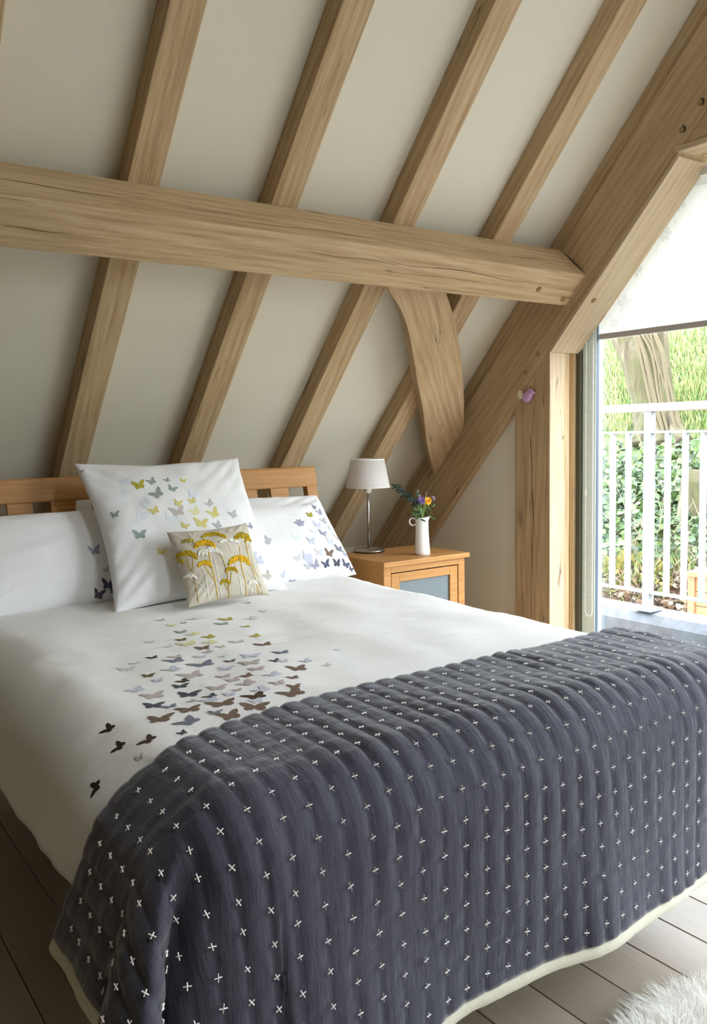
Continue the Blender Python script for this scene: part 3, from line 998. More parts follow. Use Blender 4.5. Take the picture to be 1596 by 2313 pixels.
def cushion(w, h, t, k=.06, pw=.42, seed=0, n=46, wr_=.006, sag=0., ear=0.):
    r0 = seed * 7.7
    mb = MB(); idx = {}
    V = []; F = []
    lin_ = [math.sin(PI / 2 * x_) * .55 + x_ * .45 for x_ in np.linspace(-1, 1, n)]
    for side in (1, -1):
        for j, b in enumerate(lin_):
            for i, a in enumerate(lin_):
                edge_ = i in (0, n - 1) or j in (0, n - 1)
                if side < 0 and edge_: continue
                x_ = w / 2 * a * (1 - k * (1 - b * b)) ; y_ = h / 2 * b * (1 - k * (1 - a * a))
                x_ += .004 * noise.noise(Vector((a * 2, b * 2, r0))); y_ += .004 * noise.noise(Vector((a * 2, b * 2, r0 + 5)))
                q = max((1 - a * a), 0) * max((1 - b * b), 0)
                z_ = t / 2 * q ** pw
                if q > 0:
                    rad = math.atan2(b, a)
                    fade = min(1, q * 6)
                    z_ += fade * wr_ * (noise.noise(Vector((a * 1.9, b * 1.9, r0 + side))) + .6 * noise.noise(Vector((a * 4.3, b * 4.3, r0 + 3 * side))))
                    cr_ = abs(a * b)
                    z_ += fade * wr_ * .6 * cr_ * math.sin((a * b) * 0 + (abs(a) - abs(b)) * 26 + r0)
                    y_ -= sag * q
                idx[(side, i, j)] = len(V); V.append((x_, y_, side * z_))
    for side in (1, -1):
        for j in range(n - 1):
            for i in range(n - 1):
                f = []
                for (a, b) in ((i, j), (i + 1, j), (i + 1, j + 1), (i, j + 1)):
                    f.append(idx.get((side, a, b), idx.get((1, a, b))))
                F.append(tuple(f) if side > 0 else tuple(f[::-1]))
    mb.add(V, F); return mb


def place(mb, name, mat, c, lean, rz, label, cat, roll=0., group=None):
    Mx = Matrix.Translation(c) @ Matrix.Rotation(rz, 4, 'Z') @ Matrix.Rotation(lean, 4, 'X') @ Matrix.Rotation(roll, 4, 'Z')
    mb.v = [tuple(Mx @ Vector(v)) for v in mb.v]
    cen = Vector(c)
    o = mb.build(name, mat, smooth=True)
    me = o.data
    me.transform(Matrix.Translation(-cen)); o.location = cen
    tag(o, label, cat, group); bpy.context.view_layer.update()
    return o, BVHTree.FromPolygons([Vector(v) for v in mb.v], mb.f), Mx.to_3x3() @ Vector((0, 1, 0))


def centre(xc, y0, z0, y1, z1): return (xc, (y0 + y1) / 2, (z0 + z1) / 2)


pl, plb, upl = place(cushion(.72, .335, .15, .03, .38, 1, wr_=.008), 'pillow', M['pillow_cotton'], centre(.745, 2.575, .60, 2.745, .865), R(56), R(0), 'white pillow at the left, with dark butterflies on its right edge', 'pillow')
scatter(plb, [(485, 672, 75, 'pv', .1), (545, 770, 40, 'tan', .2), (555, 845, 80, 'nv', -.1), (505, 895, 75, 'nv', -.2), (580, 880, 40, 'nv')], 'butterfly_print', pl, Z1, upl, 1.0, 3)
pr_, prb, upr = place(cushion(.69, .375, .15, .035, .38, 2, wr_=.008), 'pillow', M['pillow_cotton'], centre(1.41, 2.485, .605, 2.74, .868), R(46.5), R(0), 'white pillow at the right, covered in grey butterflies', 'pillow')
rp = random.Random(11)
items = [(1545, 530, 55, 'pv'), (1590, 490, 40, 'olive'), (1378, 620, 60, 'gray', 1.0), (1590, 720, 70, 'lb'), (1380, 800, 60, 'tan'), (1400, 832, 45, 'dkb'), (1450, 800, 50, 'lb'), (1500, 830, 40, 'pv')]
for (x_, y_, w_, k_) in ((676, 1183, 24, 'pv'), (700, 1163, 20, 'olive'), (708, 1145, 18, 'sl'), (722, 1158, 22, 'pv'), (716, 1186, 24, 'lb'), (732, 1178, 24, 'gray'), (702, 1222, 26, 'lb'), (728, 1205, 26, 'pv'), (747, 1196, 24, 'lg'),
                         (745, 1222, 26, 'lb'), (760, 1215, 24, 'tan'), (720, 1247, 26, 'lg'), (742, 1250, 28, 'br'), (764, 1240, 26, 'sl'), (778, 1252, 24, 'pv'), (736, 1275, 26, 'nv'), (760, 1272, 26, 'dks'), (780, 1275, 26, 'nv'), (712, 1277, 26, 'pv'),
                         (690, 1255, 24, 'lb'), (695, 1280, 22, 'gray'), (690, 1140, 20, 'ice'), (725, 1135, 18, 'gray'), (740, 1165, 20, 'mv'), (755, 1180, 20, 'lb'), (668, 1215, 24, 'ice'), (792, 1285, 18, 'dks'), (672, 1262, 22, 'lg'), (708, 1200, 20, 'ice')):
    items.append((x_ / .4386, (y_ - 950) / .4386, w_ / .4386, k_))
scatter(prb, items, 'butterfly_print', pr_, Z1, upr, 1.0, 4)
cu, cub, upc = place(cushion(.572, .548, .15, .10, .45, 3, wr_=.010), 'cushion', M['pillow_cotton'], centre(1.112, 2.38, .615, 2.69, 1.015), R(51.5), R(-1.5), 'big square white cushion with pale butterflies leaning on the headboard', 'cushion')
items = [(715, 333, 75, 'olive', .1), (640, 318, 70, 'ice'), (780, 315, 60, 'sage'), (860, 308, 40, 'sage'), (940, 310, 45, 'gold'), (810, 378, 80, 'sage', .5), (885, 350, 60, 'sage'), (625, 390, 75, 'ice'), (745, 425, 80, 'ice'),
         (990, 380, 70, 'ice'), (915, 425, 55, 'gold'), (990, 415, 50, 'gold', .2), (1080, 428, 50, 'tan', .6), (795, 465, 60, 'gold', .3), (915, 470, 85, 'tan', .1), (1005, 470, 65, 'ly'), (1100, 480, 75, 'gold', .4),
         (1200, 485, 60, 'gray', .3), (590, 487, 55, 'sage', -.1), (950, 543, 50, 'gold'), (1035, 528, 85, 'gold'), (1120, 540, 60, 'gray', .4), (1290, 545, 45, 'pv', .7), (720, 588, 75, 'sage', -.1), (830, 678, 55, 'gold', -.3),
         (730, 490, 80, 'ice'), (700, 520, 60, 'ice'), (1300, 690, 80, 'lb'), (1340, 720, 70, 'lb'), (1375, 615, 40, 'gray'), (420, 262, 30, 'mv'), (880, 505, 70, 'ice'), (1380, 800, 60, 'tan', .6)]
scatter(cub, items, 'butterfly_print', cu, Z1, upc, 1.0, 5)

# small embroidered cushion
sm, smb, ups = place(cushion(.262, .247, .10, .085, .45, 4, wr_=.006), 'cushion', M['linen'], centre(1.125, 2.25, .622, 2.37, .825), R(58), R(-3), 'small linen cushion embroidered with yellow and white cow parsley', 'cushion', roll=R(2))
ZS = (340, 1150, .21303)
emb = MB()
EK = ['yel', 'ol2', 'wh', 'olive', 'cream']


def on_small(x_, y_, lift=.0008):
    h = smb.ray_cast(EYE, ray(ZS[0] + x_ * ZS[2], ZS[1] + y_ * ZS[2]).normalized(), 10)
    if h[0] is None: return None, None
    n = h[1] if h[1].dot(h[0] - EYE) < 0 else -h[1]
    return h[0] + n * lift, n


re_ = random.Random(9)


def umbel(cx, cy, w, h, k):
    nd = int(w * h / 130) + 10
    for _ in range(nd):
        t = re_.uniform(-1, 1); s_ = re_.random()
        x_ = cx + t * w / 2; y_ = cy - h * .5 * math.sqrt(max(0, 1 - t * t)) + h * (.15 + .55 * s_) * (1 - .3 * t * t) + t * t * h * .25
        p, n = on_small(x_, y_)
        if p is None: continue
        emb.ball(p, re_.uniform(.0022, .0034), 6, 4, EK.index(k if re_.random() > .2 else ('ol2' if k == 'yel' else ('cream' if k == 'wh' else k))))


def stem(pts, k, w=.0011):
    out = []
    ch_ = smooth_chain([Vector((a, b, 0)) for a, b in pts], 8)
    for q in ch_:
        p, n = on_small(q.x, q.y, .0006)
        if p is not None: out.append(p)
    if len(out) > 2: emb.tube(out, w, 5, EK.index(k))


for pts, k in (([(440, 480), (450, 600), (435, 655)], 'ol2'), ([(385, 520), (410, 620), (435, 655)], 'ol2'), ([(450, 680), (475, 800), (510, 990)], 'ol2'), ([(610, 440), (655, 640), (685, 760), (712, 970)], 'yel'),
               ([(560, 590), (630, 690), (690, 770)], 'yel'), ([(540, 600), (585, 740), (620, 960)], 'wh'), ([(660, 490), (700, 650), (755, 960)], 'wh'), ([(740, 470), (790, 610), (820, 740), (830, 940)], 'ol2'),
               ([(855, 670), (845, 780)], 'ol2'), ([(780, 790), (830, 870)], 'ol2'), ([(820, 380), (865, 470)], 'cream'), ([(940, 400), (960, 600), (1000, 760), (1015, 920)], 'yel'), ([(890, 560), (930, 690), (970, 920)], 'wh'),
               ([(1010, 360), (1040, 520), (1090, 650), (1145, 900)], 'yel'), ([(1040, 380), (1080, 560), (1150, 750), (1190, 900)], 'cream'), ([(1030, 470), (1060, 600), (1120, 760), (1165, 890)], 'cream'),
               ([(385, 240), (435, 300), (470, 250)], 'wh'), ([(420, 730), (560, 830), (610, 900)], 'wh'), ([(1080, 800), (1060, 900)], 'wh'), ([(1090, 790), (1110, 890)], 'cream')):
    stem(pts, k)
for a in ((400, 335, 130, 50, 'olive'), (670, 272, 250, 60, 'ol2'), (575, 362, 220, 100, 'yel'), (965, 285, 170, 100, 'ol2'), (830, 335, 210, 50, 'wh'), (380, 475, 220, 90, 'ol2'), (650, 435, 210, 90, 'wh'),
          (550, 450, 90, 80, 'wh'), (575, 572, 140, 75, 'yel'), (935, 530, 215, 110, 'yel'), (860, 635, 130, 65, 'ol2'), (790, 765, 100, 55, 'ol2'), (420, 710, 130, 60, 'wh'), (1080, 770, 100, 70, 'wh'), (320, 545, 60, 50, 'ol2'), (1030, 320, 60, 60, 'ol2')):
    umbel(*a)
o = part(emb, 'embroidery', [pmat(k) for k in EK], sm, smooth=True, recalc=False); o['label'] = 'yellow and white stitched cow parsley'

# ------------------------------------------------------------------ nightstand
NX0, NX1, NY0, NY1, NZ = 1.992, 2.446, 2.636, 2.985, .600
ns = empty('nightstand', 'oak nightstand with a grey glazed door beside the bed', 'nightstand', ((NX0 + NX1) / 2, (NY0 + NY1) / 2, 0))
part(MB().box(NX0, NX1, NY0, NY1, NZ - .021, NZ), 'top', M['furniture'], ns, bevel=.003)
bx0, bx1, by0, by1 = NX0 + .008, NX1 - .02, NY0 + .012, NY1 - .01
bd_ = MB().box(bx0, bx0 + .02, by0 + .02, by1, .05, NZ - .021).box(bx1 - .02, bx1, by0 + .02, by1, .05, NZ - .021).box(bx0, bx1, by1 - .01, by1, .05, NZ - .021).box(bx0, bx1, by0 + .02, by1, .05, .07)
part(bd_, 'carcass', M['furniture'], ns)
ff = MB().box(bx0, bx0 + .035, by0, by0 + .022, 0, NZ - .021).box(bx1 - .035, bx1, by0, by0 + .022, 0, NZ - .021).box(bx0 + .035, bx1 - .035, by0, by0 + .022, NZ - .046, NZ - .021).box(bx0 + .035, bx1 - .035, by0, by0 + .022, .05, .09)
part(ff, 'face_frame', M['furniture'], ns, bevel=.0015)
for y0 in (by1 - .03,):
    for x0 in (bx0, bx1 - .03): part(MB().box(x0, x0 + .03, y0, y0 + .03, 0, .055), 'leg', M['furniture'], ns)
dx0, dx1, dz0, dz1 = bx0 + .0385, bx1 - .0385, .094, NZ - .0505
dr = MB()
fw = .042
dr.box(dx0, dx0 + fw, by0 + .002, by0 + .02, dz0, dz1).box(dx1 - fw, dx1, by0 + .002, by0 + .02, dz0, dz1).box(dx0 + fw, dx1 - fw, by0 + .002, by0 + .02, dz1 - .035, dz1).box(dx0 + fw, dx1 - fw, by0 + .002, by0 + .02, dz0, dz0 + .04)
door = part(dr, 'door', M['furniture'], ns, bevel=.0015)
o = part(MB().box(dx0 + fw - .004, dx1 - fw + .004, by0 + .010, by0 + .015, dz0 + .036, dz1 - .031), 'panel', M['frosted'], door); o['label'] = 'blue grey frosted door panel'
o = part(MB().ball((dx0 + .02, by0 - .012, .33), .012, 12, 8), 'knob', M['furniture'], door, smooth=True)

# ------------------------------------------------------------------ lamp
LB = at(833, 1246, 2, NZ)
LX, LY = LB.x, LB.y
lp = empty('table_lamp', 'small table lamp with a white shade and steel stem on the nightstand', 'lamp', (LX, LY, NZ))
kx = LY / 2.74
zt = at(833, 1036, 1, LY).z; zb = at(833, 1101, 1, LY).z
part(MB().lathe([(.001, .0), (.068, .0), (.070, .003), (.066, .008), (.02, .012), (.008, .016), (.001, .016)], 40, (LX, LY, NZ + .004)), 'base', M['chrome'], lp, smooth=True)
for k in range(3):
    t = 2 * PI * k / 3 - 2.2
    part(MB().ball((LX + .055 * math.cos(t), LY + .055 * math.sin(t), NZ + .0045), .0045, 8, 6), 'foot', M['chrome'], lp, smooth=True)
part(MB().tube([(LX, LY, NZ + .012), (LX, LY, zb + .02)], .0062, 16), 'stem', M['chrome'], lp, smooth=True)
part(MB().lathe([(.001, -.024), (.013, -.024), (.016, -.012), (.017, .014), (.013, .05), (.001, .05)], 20, (LX, LY, zb)), 'socket', M['ceramic'], lp, smooth=True)
rb_, rt_ = .0945, .0715
sh = MB().lathe([(rb_, 0), (rt_, zt - zb), (rt_ - .0015, zt - zb), (rb_ - .0015, 0), (rb_, 0)], 56, (LX, LY, zb))
shade = part(sh, 'shade', M['shade'], lp, smooth=False)
for p in shade.data.polygons: p.use_smooth = True
rim = MB()
for rr_, zz in ((rb_, zb + .003), (rt_, zt - .003)):
    rim.lathe([(rr_ - .0004, -.003), (rr_ + .0012, -.003), (rr_ + .0012, .003), (rr_ - .0004, .003)], 56, (LX, LY, zz))
part(rim, 'rim', plain('shade_tape', (226, 218, 210), .8), shade)
part(MB().tube([(LX - rt_ + .002, LY, zt - .012), (LX, LY, zt - .02), (LX + rt_ - .002, LY, zt - .012)], .0012, 6).tube([(LX, LY, zb + .04), (LX, LY, zt - .02)], .0015, 6), 'shade_carrier', M['chrome'], lp)

# ------------------------------------------------------------------ jug and flowers
VX, VY = 2.258, 2.722
jug = empty('jug', 'slim white ceramic jug with a ring handle on the nightstand', 'jug', (VX, VY, NZ))
prof = [(.001, 0), (.030, 0), (.0325, .003), (.0325, .012), (.0295, .05), (.0268, .10), (.0262, .140), (.0272, .156), (.0255, .156), (.0245, .14), (.025, .10), (.027, .05), (.029, .012), (.001, .010)]
bodym = MB().lathe(prof, 40, (VX, VY, NZ))
for i, v in enumerate(bodym.v):                                     # pouring lip
    if v[2] > NZ + .14:
        d = Vector((v[0] - VX, v[1] - VY, 0)); a_ = d.normalized().dot(CR)
        if a_ > .75: bodym.v[i] = (v[0] + CR.x * .006 * (a_ - .75) * 4, v[1] + CR.y * .006 * (a_ - .75) * 4, v[2] + .002)
part(bodym, 'body', M['ceramic'], jug, smooth=True)
hc = Vector((VX, VY, NZ + .137)) - CR * .0375
hp = [hc + CR * (.0145 * math.cos(t)) + Vector((0, 0, .0155 * math.sin(t))) for t in [2 * PI * k / 20 + .0 for k in range(21)]]
part(MB().tube(hp, .0034, 8, cap=False), 'handle', M['ceramic'], jug, smooth=True)
GREEN = plain('fresh_leaf', (62, 96, 40), .6); DGREEN = plain('dark_leaf', (44, 66, 52), .6); SAGE = plain('eucalyptus_leaf', (134, 156, 142), .7)
STEM = plain('pale_stem', (150, 176, 90), .6)
VT = Vector((VX, VY, NZ + .15))


def vpix(px, py, y=VY): return at(px, py, 1, y)


def leaf(mb, p, d, n, L, w, mi=0):
    d = d.normalized(); s_ = d.cross(n).normalized(); n = s_.cross(d)
    V = [p, p + d * L * .3 + s_ * w * .42 + n * L * .04, p + d * L * .65 + s_ * w * .4 + n * L * .05, p + d * L, p + d * L * .65 - s_ * w * .4 + n * L * .05, p + d * L * .3 - s_ * w * .42 + n * L * .04, p + d * L * .3, p + d * L * .65]
    mb.add(V, [(0, 1, 6), (0, 6, 5), (1, 2, 7, 6), (6, 7, 4, 5), (2, 3, 7), (7, 3, 4)], mi)


def rv(r_): return Vector((r_.uniform(-1, 1), r_.uniform(-1, 1), r_.uniform(-1, 1)))


rf = random.Random(21)
# long dark sprig leaning left
sp1 = empty('foliage_sprig', 'long dark green sprig leaning left out of the jug', 'foliage', VT)
path = smooth_chain([VT - Vector((0, 0, .10)), VT + Vector((-.004, 0, .01)), vpix(938, 1135), vpix(918, 1118), vpix(895, 1099)], 6)
part(MB().tube(path, .0012, 5), 'stem', DGREEN, sp1)
lm = MB()
for i, p in enumerate(path[10:]):
    for q in range(9):
        d = (path[min(i + 11, len(path) - 1)] - path[i + 9]).normalized() * .6 + rv(rf) * .9
        leaf(lm, p + rv(rf) * .004, d, rv(rf), rf.uniform(.016, .03), .0055)
part(lm, 'leaves', DGREEN, sp1)
sp2 = empty('foliage_sprig', 'bushy fresh green leaves filling the mouth of the jug', 'foliage', VT)
lm = MB(); tm = MB()
for k in range(60):
    e = VT + Vector((rf.uniform(-.045, .045), rf.uniform(-.03, .03), rf.uniform(-.002, .055)))
    if k < 12: tm.tube([VT - Vector((rf.uniform(-.01, .01), 0, .08)), VT, e], .0009, 4)
    leaf(lm, e, rv(rf) + Vector((0, 0, .3)), rv(rf), rf.uniform(.018, .032), .009)
part(tm, 'stem', GREEN, sp2); part(lm, 'leaves', GREEN, sp2)
sp3 = empty('foliage_sprig', 'pale grey green sprig behind the purple flower', 'foliage', VT)
lm = MB(); path = smooth_chain([VT - Vector((0, 0, .09)), VT, vpix(948, 1140, VY + .01), vpix(944, 1114, VY + .01)], 5)
part(MB().tube(path, .001, 5), 'stem', SAGE, sp3)
for p in path[7:]:
    for q in range(4): leaf(lm, p, rv(rf) + Vector((0, 0, .4)), rv(rf), .016, .011)
part(lm, 'leaves', SAGE, sp3)


def bloom(name, label, head, colr, r, kind, facing):
    o = empty(name, label, 'flower', VT, group='flowers in the jug')
    part(MB().tube(smooth_chain([VT - Vector((0, 0, .09)), VT, head], 6), .0016, 6), 'stem', STEM, o)
    pm = MB(); f = Vector(facing).normalized(); a = f.orthogonal().normalized(); b = f.cross(a)
    for ring, (nn, rr_, tilt) in enumerate(((9, 1, .25), (8, .8, .6), (6, .5, 1.2))):
        for k in range(nn):
            t = 2 * PI * k / nn + ring * .3
            d = (a * math.cos(t) + b * math.sin(t)) + f * tilt
            leaf(pm, head + f * .002 * ring, d, f, r * rr_, r * .62)
    part(pm, 'petals', plain('petal_' + kind, colr, .7), o)
    part(MB().ball(head + f * .004, r * .28, 8, 6), 'centre', plain('centre_' + kind, tuple(int(c * .7) for c in colr), .8), o)


bloom('flower', 'orange yellow flower at the right of the jug posy', vpix(965, 1132, VY - .02), (244, 178, 44), .020, 'orange', (-.3, -.8, .3))
bloom('flower', 'purple flower left of the orange one in the jug', vpix(951, 1131, VY - .012), (150, 122, 186), .019, 'purple', (-.6, -.7, .3))
bloom('flower', 'violet flower lowest at the left of the jug posy', vpix(945, 1134, VY - .004), (118, 104, 172), .015, 'violet', (-.8, -.5, .1))
bloom('flower', 'small pale lilac flower at the far right of the jug posy', vpix(977, 1126, VY), (190, 166, 196), .012, 'lilac', (.4, -.6, .5))
bloom('flower', 'small mauve bud at the top of the jug posy', vpix(962, 1116, VY), (170, 130, 150), .009, 'mauve', (0, -.4, .9))

# ------------------------------------------------------------------ pink bird ornament
bc = at(1190, 893, 0, XG - .012)
bird = empty('bird_ornament', 'pink fabric bird ornament hanging on the oak post', 'ornament', bc)
e1 = Vector((0, -1, 0)); e2 = Vector((0, 0, 1))
bo = [(-.034, .006), (-.030, -.010), (-.018, -.026), (-.002, -.031), (.014, -.026), (.024, -.012), (.030, .002), (.036, .006), (.047, .010), (.037, .016), (.030, .024), (.018, .030), (.006, .026), (-.004, .016), (-.016, .012)]
bm_ = MB(); nb = len(bo); cc = Vector((-.0, -.003))
rings = []
for s_, dx in ((1, 0), (.9, -.006), (.6, -.0095), (.25, -.011)):
    rings.append([bc + e1 * (cc.x + (x_ - cc.x) * s_) + e2 * (cc.y + (y_ - cc.y) * s_) + Vector((dx, 0, 0)) for x_, y_ in bo])
VV = [p for r_ in rings for p in r_] + [bc + Vector((.010, 0, 0)) + e1 * (x_ * .85) + e2 * (y_ * .85) for x_, y_ in bo]
F = [(i * nb + k, i * nb + (k + 1) % nb, (i + 1) * nb + (k + 1) % nb, (i + 1) * nb + k) for i in range(3) for k in range(nb)] + [tuple(range(3 * nb, 4 * nb))]
F += [(k, 4 * nb + k, 4 * nb + (k + 1) % nb, (k + 1) % nb) for k in range(nb)] + [tuple(range(4 * nb, 5 * nb))[::-1]]
bm_.add(VV, F)
part(bm_, 'body', cloth('pink_felt', (206, 160, 200), 700, .15, .2), bird, smooth=True)
wm = MB()
wo = [bc + Vector((-.008, 0, 0)) + e1 * (-.030 + .012 * math.cos(2 * PI * k / 14)) + e2 * (.004 + .019 * math.sin(2 * PI * k / 14)) for k in range(14)]
wm.add(wo + [p + Vector((-.006, 0, 0)) for p in wo], [tuple(range(14)), tuple(range(14, 28))] + [(k, (k + 1) % 14, 14 + (k + 1) % 14, 14 + k) for k in range(14)])
part(wm, 'wing', cloth('cream_felt', (226, 216, 190), 700, .1, .2), bird)
part(MB().ball(bc + Vector((-.0095, 0, 0)) + e1 * .024 + e2 * .014, .0022, 8, 6), 'eye', M['hole'], bird)
part(MB().tube([bc + Vector((.008, 0, 0)) + e2 * .025, Vector((XG + .001, bc.y - .004, bc.z + .06))], .0008, 4), 'cord', M['stitch'], bird)

# ------------------------------------------------------------------ sheepskin rug (lower right)
rug = empty('sheepskin_rug', 'white shaggy sheepskin rug on the floorboards at the lower right', 'rug', (1.75, .72, 0))
rc = Vector((1.39, .575)); RA, RB = .50, .36


def in_rug(x_, y_):
    dx, dy = x_ - rc.x, y_ - rc.y
    t = math.atan2(dy, dx); k = 1 + .08 * math.sin(3 * t + 1) + .05 * math.sin(5 * t)
    return (dx / RA) ** 2 + (dy / RB) ** 2 < k * k


m = NT('sheep_fleece')
a = m.n('BsdfDiffuse'); a.inputs[0].default_value = lin((252, 250, 246)); t = m.n('BsdfTranslucent'); t.inputs[0].default_value = lin((252, 250, 246))
mx = m.n('MixShader'); mx.inputs[0].default_value = .45; m.l(a.outputs[0], mx.inputs[1]); m.l(t.outputs[0], mx.inputs[2]); m.l(mx.outputs[0], m.out.inputs[0])
FURM = m.mat
hide = MB(); npt = 48
op = []
for k in range(npt):
    t = 2 * PI * k / npt; lo, hi = 0, 1.5
    for _ in range(20):
        mid = (lo + hi) / 2
        if in_rug(rc.x + mid * math.cos(t), rc.y + mid * math.sin(t)): lo = mid
        else: hi = mid
    op.append((rc.x + lo * math.cos(t), rc.y + lo * math.sin(t)))
hide.prism(op, 2, .001, .012)
part(hide, 'hide', FURM, rug)
fur = MB(); rfu = random.Random(4)
cnt = 0
while cnt < 42000:
    x_, y_ = rc.x + rfu.uniform(-.62, .62), rc.y + rfu.uniform(-.45, .45)
    if not in_rug(x_, y_): continue
    cnt += 1
    d = Vector((.8 * noise.noise(Vector((x_ * 9, y_ * 9, 0))) + (x_ - rc.x) * .7, .8 * noise.noise(Vector((x_ * 9, y_ * 9, 5))) + (y_ - rc.y) * .9, .75)) + rv(rfu) * .35
    d.normalize(); L = rfu.uniform(.025, .045); b0 = Vector((x_, y_, .01)); s_ = d.cross(rv(rfu)).normalized() * .0010
    p1 = b0 + d * L * .55; p2 = b0 + d * L + Vector((d.x, d.y, -.5)) * L * .3
    p2.z = max(p2.z, .004)
    fur.add([b0 - s_, b0 + s_, p1 + s_ * .8, p1 - s_ * .8, p2], [(0, 1, 2, 3), (3, 2, 4)])
o = part(fur, 'fleece', FURM, rug, recalc=False)
o['kind'] = 'stuff'

# ------------------------------------------------------------------ balcony
XRL = 3.9
o = MB().box(3.0, XRL + .1, -2.6, 4.6, -.25, -.06).build('balcony_floor', M['lead']); structure(o, 'grey balcony deck outside the window', 'floor')
o = MB().prism([(3.80, -.06), (3.82, .075), (3.86, .118), (XRL + .09, .135), (XRL + .10, -.25), (3.80, -.25)], 1, -2.6, 4.6).build('balcony_kerb', M['lead'], bevel=.008); structure(o, 'grey lead covered upstand under the balcony railing', 'kerb')
ra = empty('balcony_railing', 'white metal balcony railing with a timber handrail', 'railing', (XRL, 2.2, .13))
RY0, RY1 = .55, 4.2
part(MB().box(XRL - .035, XRL + .035, RY0, RY1, 1.193, 1.236), 'handrail', M['rail_wood'], ra, bevel=.006)
PYS = [2.81, 1.17, 4.12]


def rail(z0, z1, n):
    ys = sorted(PYS)
    for a_, b_ in ((RY0, ys[0]), (ys[0], ys[1]), (ys[1], ys[2])):
        part(MB().box(XRL - .02, XRL + .02, a_ + .024, b_ - .024, z0, z1), n, M['rail_paint'], ra)


rail(1.080, 1.092, 'top_rail'); rail(.222, .234, 'bottom_rail')
for yy in PYS:
    part(MB().box(XRL - .022, XRL + .022, yy - .022, yy + .022, .13, 1.193), 'post', M['rail_paint'], ra, bevel=.003)
    part(MB().box(XRL - .055, XRL + .055, yy - .055, yy + .055, .131, .145), 'base_plate', M['rail_paint'], ra)
k = 2.81 - .1025 * 1.09 - .1025 * 20
yb_ = [2.698 - .1022 * i for i in range(21)] + [2.942 + .1022 * i for i in range(12)]
for yy in yb_:
    if RY0 + .05 < yy < RY1 - .05 and all(abs(yy - q) > .05 for q in PYS):
        part(MB().box(XRL - .012, XRL + .012, yy - .012, yy + .012, .23, 1.084), 'baluster', M['rail_paint'], ra)

# ------------------------------------------------------------------ hillside outside


def hill(x_, y_):
    t = x_ - 4.6
    z_ = -1.1 + .62 * min(t, 1.6) if t > 0 else -1.1
    if t > 1.6: z_ += (t - 1.6) * .34
    if t > 4.6: z_ += (min(t, 13) - 4.6) * .06
    z_ += .12 * noise.noise(Vector((x_ * .6, y_ * .6, 0))) + .05 * noise.noise(Vector((x_ * 1.9, y_ * 1.9, 2)))
    return z_


m = NT('bank_turf')
a = m.noise(m.coords('Object', (1, 1, 1), False), 5, 6, .65)
bq = m.noise(m.coords('Object', (1, 1, 1), False), 40, 3, .6)
spx = m.n('SeparateXYZ'); tcx = m.n('TexCoord'); m.l(tcx.outputs['Object'], spx.inputs[0])
grass = m.ramp(m.math('ADD', m.math('MULTIPLY', a, .6), m.math('MULTIPLY', bq, .4)), [(.3, lin((61, 77, 40))), (.5, lin((82, 96, 54))), (.7, lin((110, 117, 81)))])
earth = m.ramp(m.math('ADD', m.math('MULTIPLY', a, .5), m.math('MULTIPLY', bq, .5)), [(.35, lin((55, 51, 37))), (.55, lin((88, 78, 61))), (.7, lin((116, 103, 87)))])
mk = m.ramp(m.math('ADD', m.math('MULTIPLY', spx.outputs[0], .1), m.math('MULTIPLY', a, .1)), [(.80, (0, 0, 0)), (.92, (1, 1, 1))])
m.bsdf(m.mix(mk, earth, grass), .9)
TURF = m.mat
hl = MB()
xs2 = np.concatenate([np.linspace(4.2, 12, 60), np.linspace(12.4, 22, 24)]); ys2 = np.linspace(-10, 22, 110)
hl.add([(x_, y_, hill(x_, y_)) for y_ in ys2 for x_ in xs2], [(j * 84 + i, j * 84 + i + 1, (j + 1) * 84 + i + 1, (j + 1) * 84 + i) for j in range(109) for i in range(83)])
hl.add([], [])
o = hl.build('ground', TURF, smooth=True); structure(o, 'grassy bank rising beyond the balcony', 'ground')

# tree
def on_hill(px, py):
    v = ray(px, py); t = 4.4
    while t < 40:
        p = EYE + v * t
        if p.x > 4.3 and p.z < hill(p.x, p.y): return p
        t += .03
    return EYE + v * 12


TP = on_hill(1490, 985)
tdist = (TP - EYE).dot(_d)
pxm = tdist / FPX
tree = empty('tree', 'old twin stemmed tree with a moss covered foot on the bank', 'tree', TP)
m = NT('tree_bark')
vb = m.coords('Object', (4, 4, .9), False)
bn = m.noise(vb, 2.2, 7, .65, .6)
mossn = m.noise(m.coords('Object', (1, 1, 1), False), 2.2, 3, .6)
spz = m.n('SeparateXYZ'); tcz = m.n('TexCoord'); m.l(tcz.outputs['Object'], spz.inputs[0])
cbk = m.ramp(bn, [(.3, lin((52, 46, 33))), (.5, lin((85, 76, 59))), (.7, lin((111, 103, 86)))])
mm = m.math('MULTIPLY', m.ramp(mossn, [(.42, (0, 0, 0)), (.62, (1, 1, 1))]), .65)
cbk = m.mix(mm, cbk, lin((72, 74, 34)))
m.bsdf(cbk, .95, m.bump(bn, .9, .05))
BARK = m.mat
side = CR.normalized()


def T(px, py, depth=0.): return at(px, py, 0, TP.x + depth)


def trunk(pts, rads, n=20, lob=.12, seed=0):
    pts = smooth_chain([Vector(p) for p in pts], 6); rr_ = np.interp(np.linspace(0, 1, len(pts)), np.linspace(0, 1, len(rads)), rads)
    mb = MB(); mb.tube(pts, list(rr_), n)
    for i in range(len(pts)):
        for k in range(n):
            j = i * n + k; c_ = pts[i]; v = Vector(mb.v[j]) - c_; t = 2 * PI * k / n
            f = 1 + lob * math.sin(3 * t + seed + i * .08) + .6 * lob * math.sin(5 * t + 2 * seed - i * .05) + .08 * noise.noise(Vector((i * .3, k, seed)))
            mb.v[j] = tuple(c_ + v * f)
    return mb


